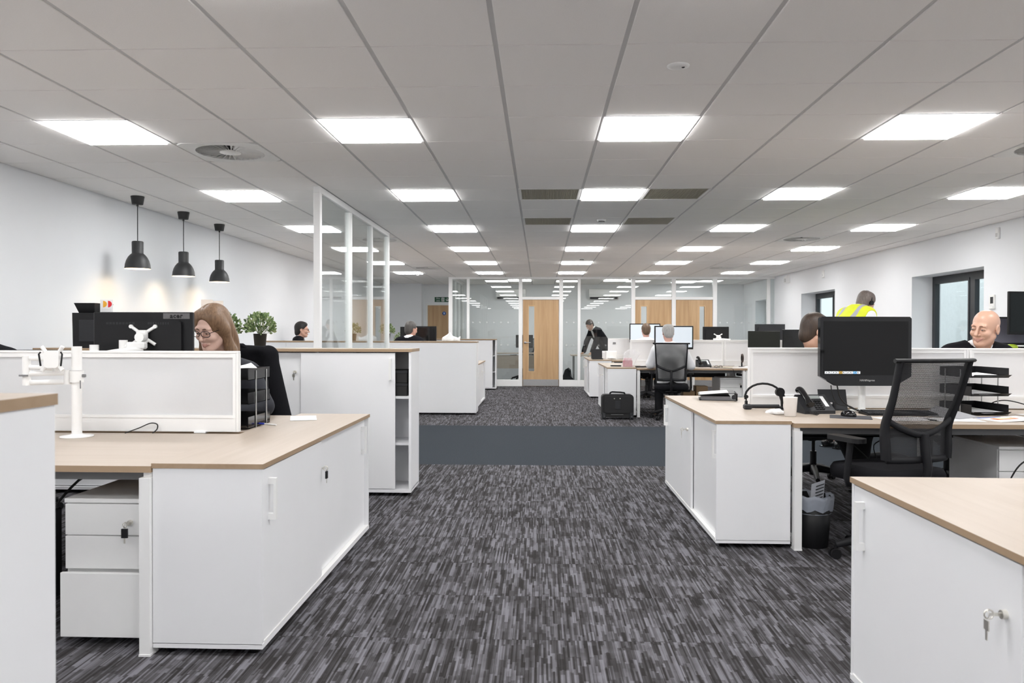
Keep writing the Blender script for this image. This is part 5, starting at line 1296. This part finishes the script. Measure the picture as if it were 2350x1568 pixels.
vesa_bracket(t, .033, .47, -.03, .9); MB().tube([(-.19, .14, 0), (-.19, .14, .44)], .022, 14).tube([(-.19, .14, .42), (-.06, .11, .43)], .018, 10).tube([(-.19, .14, .395), (-.06, .11, .405)], .012, 10).build('arm_pole', M_wplast, t)
monitor('dark monitor left of the brown-haired man, third row', (3.43, 12.05, .735), 0, .485, .32, .405, screen=mat('green_black_screen', (.010, .012, .007), .3, var=0), bez=.005)
monitor('tall dark monitor back, farthest right in third row', (3.86, 13.22, .735), PI, .5, .31, .53, back='grey')
monitor('wide dark monitor next to the brown-haired man\'s head', (4.02, 12.22, .735), 0, .52, .3, .44)
office_chair('black mesh chair of the grey-haired man', (1.93, 11.50, 0), -.17)
person('grey-haired man in white shirt seen from behind', (1.93, 11.53, 0), 0, sh=(-.02, .02, 1.02), hc=(-.035, .06, 1.265), head=(.05, .25, 0), hair=('bald_crown', H_grey), shirt=M_shirt, res=.005, skin=(.66, .38, .31), arms=[((-.29, .1, .80), (-.2, .36, .79)), ((.31, .1, .78), (.22, .36, .79))], shoulder=.2)
pedestal('white drawer pedestal with keys under the third-row desk', 2.745, 11.95, W=.36)
for i, (x, h_) in enumerate(((2.32, .36), (2.52, .44))):
    t = thing('cardboard_box', ('shorter', 'taller')[i]+' brown cardboard box under the third-row desk', 'box', (x, 12.3, 0)); MB().box(-.09, .09, -.12, .12, 0, h_, ch=.002).build('carton', mat('cardboard', (.40, .27, .155), .85, var=.08), t); MB().box(-.0925, .0925, -.015, .015, h_-.06, h_+.0008).build('tape', mat('parcel_tape', (.45, .33, .2), .3), t)
desk_phone('grey desk phone beside the white-shirt man\'s elbow', (2.55, 12.28, .735), .1)
sheet('yellow notepad page on the third-row desk', (2.86, 12.15, .735), .1, .25, .12, 0, mat('note_yellow', (.75, .72, .45), .7))
sheet('white papers right of the yellow note, third row', (3.15, 12.2, .735), -.2, .3, .2, .03)
cable('thin black cable trailing over the third-row desk edge', [(2.62, 12.1, .737), (2.75, 12.05, .738), (2.85, 11.85, .737), (2.88, 11.71, .725), (2.90, 11.71, .62)], .004)
t = thing('spectacles', 'dark folded spectacles on the third-row desk', 'glasses', (2.72, 11.95, .735), .2)
MB().tube([(.035+.028*math.cos(a), .0, .02+.016*math.sin(a)) for a in [2*PI*i/14 for i in range(14)]], .003, 6, closed=True).tube([(-.035+.028*math.cos(a), .0, .02+.016*math.sin(a)) for a in [2*PI*i/14 for i in range(14)]], .003, 6, closed=True).build('rims', M_black, t); MB().tube([(.063, 0, .022), (.065, .03, .02), (-.05, .05, .012), (-.05, .05, .003)], .0025, 6).build('temple_arm', M_black, t)
t = thing('headset_stand', 'dark headset stand at the end of the third-row screen', 'headset', (3.16, 12.3, .735)); MB().lathe([(0, 0), (.05, 0), (.05, .012), (0, .012)], n=16).tube([(0, 0, .01), (0, .01, .2)], .012, 8).build('stand', M_black, t); MB().tube([(0, -.03+.05*math.cos(a), .14+.06*math.sin(a)) for a in [2*PI*i/12 for i in range(12)]], .012, 8, closed=True).build('headset_loop', mat('dark_brown', (.05, .03, .025), .5), t)
for i, (x, y, l_, lab) in enumerate(((1.30, 12.15, .16, 'black phone lying left of the pink packet'), (1.62, 12.05, .30, 'dark keyboard tray right of the pink packet'))):
    t = thing('desk_gadget', lab, 'gadget', (x-.12*(i == 0), y, .745 if i == 0 else .735)); MB().box(-l_/2, l_/2, -.06, .06, 0, .018, ch=.004).build('slab', M_black, t); MB().box(-l_/2+.01, l_/2-.01, -.05, .05, .018, .0185).build('face', M_dark, t)
t = thing('plastic_bag', 'clear plastic bag with pink packet on the third-row cabinet', 'bag', (1.345, 11.98, .745))
MB().box(-.07, .07, -.03, .03, .002, .10, ch=.004).build('pink_packet', mat('pink_pack', (.50, .20, .24), .6, var=.2, scale=60), t); MB().box(-.055, .06, -.033, .033, .1, .135).build('pale_packet', mat('pale_pink', (.75, .52, .56), .6), t)
M_film = mat('clear_film', (.85, .86, .88), .15, var=0, alpha=.22)
b = MB(); n_ = 24; vs = []
for rr, z in ((.09, 0), (.1, .06), (.105, .14), (.12, .2), (.09, .25), (.05, .27)):
    for j in range(n_): q = rr*(1+.12*math.sin(j*2.9+z*40)); vs.append((q*math.cos(2*PI*j/n_)+z*.3, q*.5*math.sin(2*PI*j/n_), z))
b.add(vs, [(i*n_+j, i*n_+(j+1) % n_, (i+1)*n_+(j+1) % n_, (i+1)*n_+j) for i in range(5) for j in range(n_)]); b.build('film', M_film, t)
# trolley case
t = thing('trolley_case', 'black wheeled trolley case standing in the far aisle', 'suitcase', (1.14, 11.50, 0))
MB().prism(rrect(.465, .335, .05, 5, 0, .195), 'y', -.09, .10).build('shell', mat('case_nylon', (.010, .010, .011), .7, var=.3, scale=200, bump=.3), t)
MB().prism(rrect(.40, .24, .04, 5, 0, .215), 'y', -.105, -.088).build('front_pocket', MATS['case_nylon'], t)
MB().tube([(-.11, -.02, .355), (-.105, -.03, .385), (-.08, -.035, .397), (.05, -.035, .392), (.10, -.03, .385), (.115, -.02, .355)], .012, 8).build('carry_handle', M_fabric, t)
for s in (-1, 1):
    MB().box(s*.2-.03, s*.2+.03, -.10, .02, .0, .10, ch=.008).build('corner_guard', M_dark, t)
    MB().tube([(s*.2-.012, -.09, .03), (s*.2+.012, -.09, .03)], .03, 14).build('wheel', M_dark, t)
    MB().sphere((s*.042-.01, -.107, .305), .008, n=8).build('rivet', M_chrome, t)
MB().box(-.04, .04, -.112, -.104, .15, .27, ch=.003).build('badge_patch', M_dark, t); MB().tube([(-.1, -.108, .072), (.08, -.108, .072)], .003, 6).build('zip', M_beam, t)
# ---- fourth row
low_cabinet('white low cabinet farthest along the right side of the aisle', .965, -1, 15.2, 17.02, black_key=False, outer='far', lock_t=.5, mid_t=.44)
desk('farthest beech desk on the right, before the sandy-haired man', 1.405, 3.0, 15.2, 16.03, front=-1)
desk('farthest beech desk back to back on the right', 1.405, 3.0, 16.13, 16.98, front=1)
desk_screen('farthest white desk screen with a small grey label', 1.40, 2.9, 16.08)
t = thing('screen_label', 'small grey label stuck on the farthest desk screen', 'label', (1.53, 16.0625, 1.06)); MB().box(-.03, .03, -.001, .0012, -.02, .02).build('sticker', M_beam, t)
monitor('lit monitor of the sandy-haired man, farthest row', (2.12, 15.82, .735), 0, .62, .38, .535, screen=M_lcd, bez=.02)
office_chair('black chair of the sandy-haired man', (2.03, 14.92, 0), 0)
person('sandy-haired man in white shirt seen from behind, farthest row', (2.03, 14.93, 0), 0, hip=(0, 0, .53), sh=(0, .02, 1.07), hc=(0, .06, 1.315), head=(.0, .15, 0), hair=('quiff', H_sandy), shirt=M_shirt, res=.008, skin=(.66, .36, .29))
t = thing('paper_stack', 'stack of white paper reams on the farthest low cabinet', 'paper stack', (1.26, 16.2, .745))
for i in range(3): MB().box(-.1+.004*i, .11+.004*i, -.15, .15, .05*i, .05*i+.048, ch=.003).build('ream', M_paper, t)
MB().box(-.11, -.10, -.1, .1, .0, .02).build('loose_wrapper', M_paper, t)
t = thing('printer', 'white desktop printer beside the farthest screen', 'printer', (1.42, 15.75, .735)); MB().box(-.1, .12, -.15, .15, 0, .17, ch=.01).build('body', M_wplast, t); MB().box(-.06, .08, -.2, -.15, .03, .04).build('paper_tray', M_wplast, t)
t = thing('laptop', 'black laptop on the farthest low cabinet under the glass', 'laptop', (1.14, 15.55, .745)); MB().box(-.11, .11, -.14, .14, 0, .02, ch=.004).build('base', M_black, t); MB().obox((0, .14, .11), (.11, 0, 0), (0, .004, 0), (0, .02, .09)).build('lid', M_black, t)
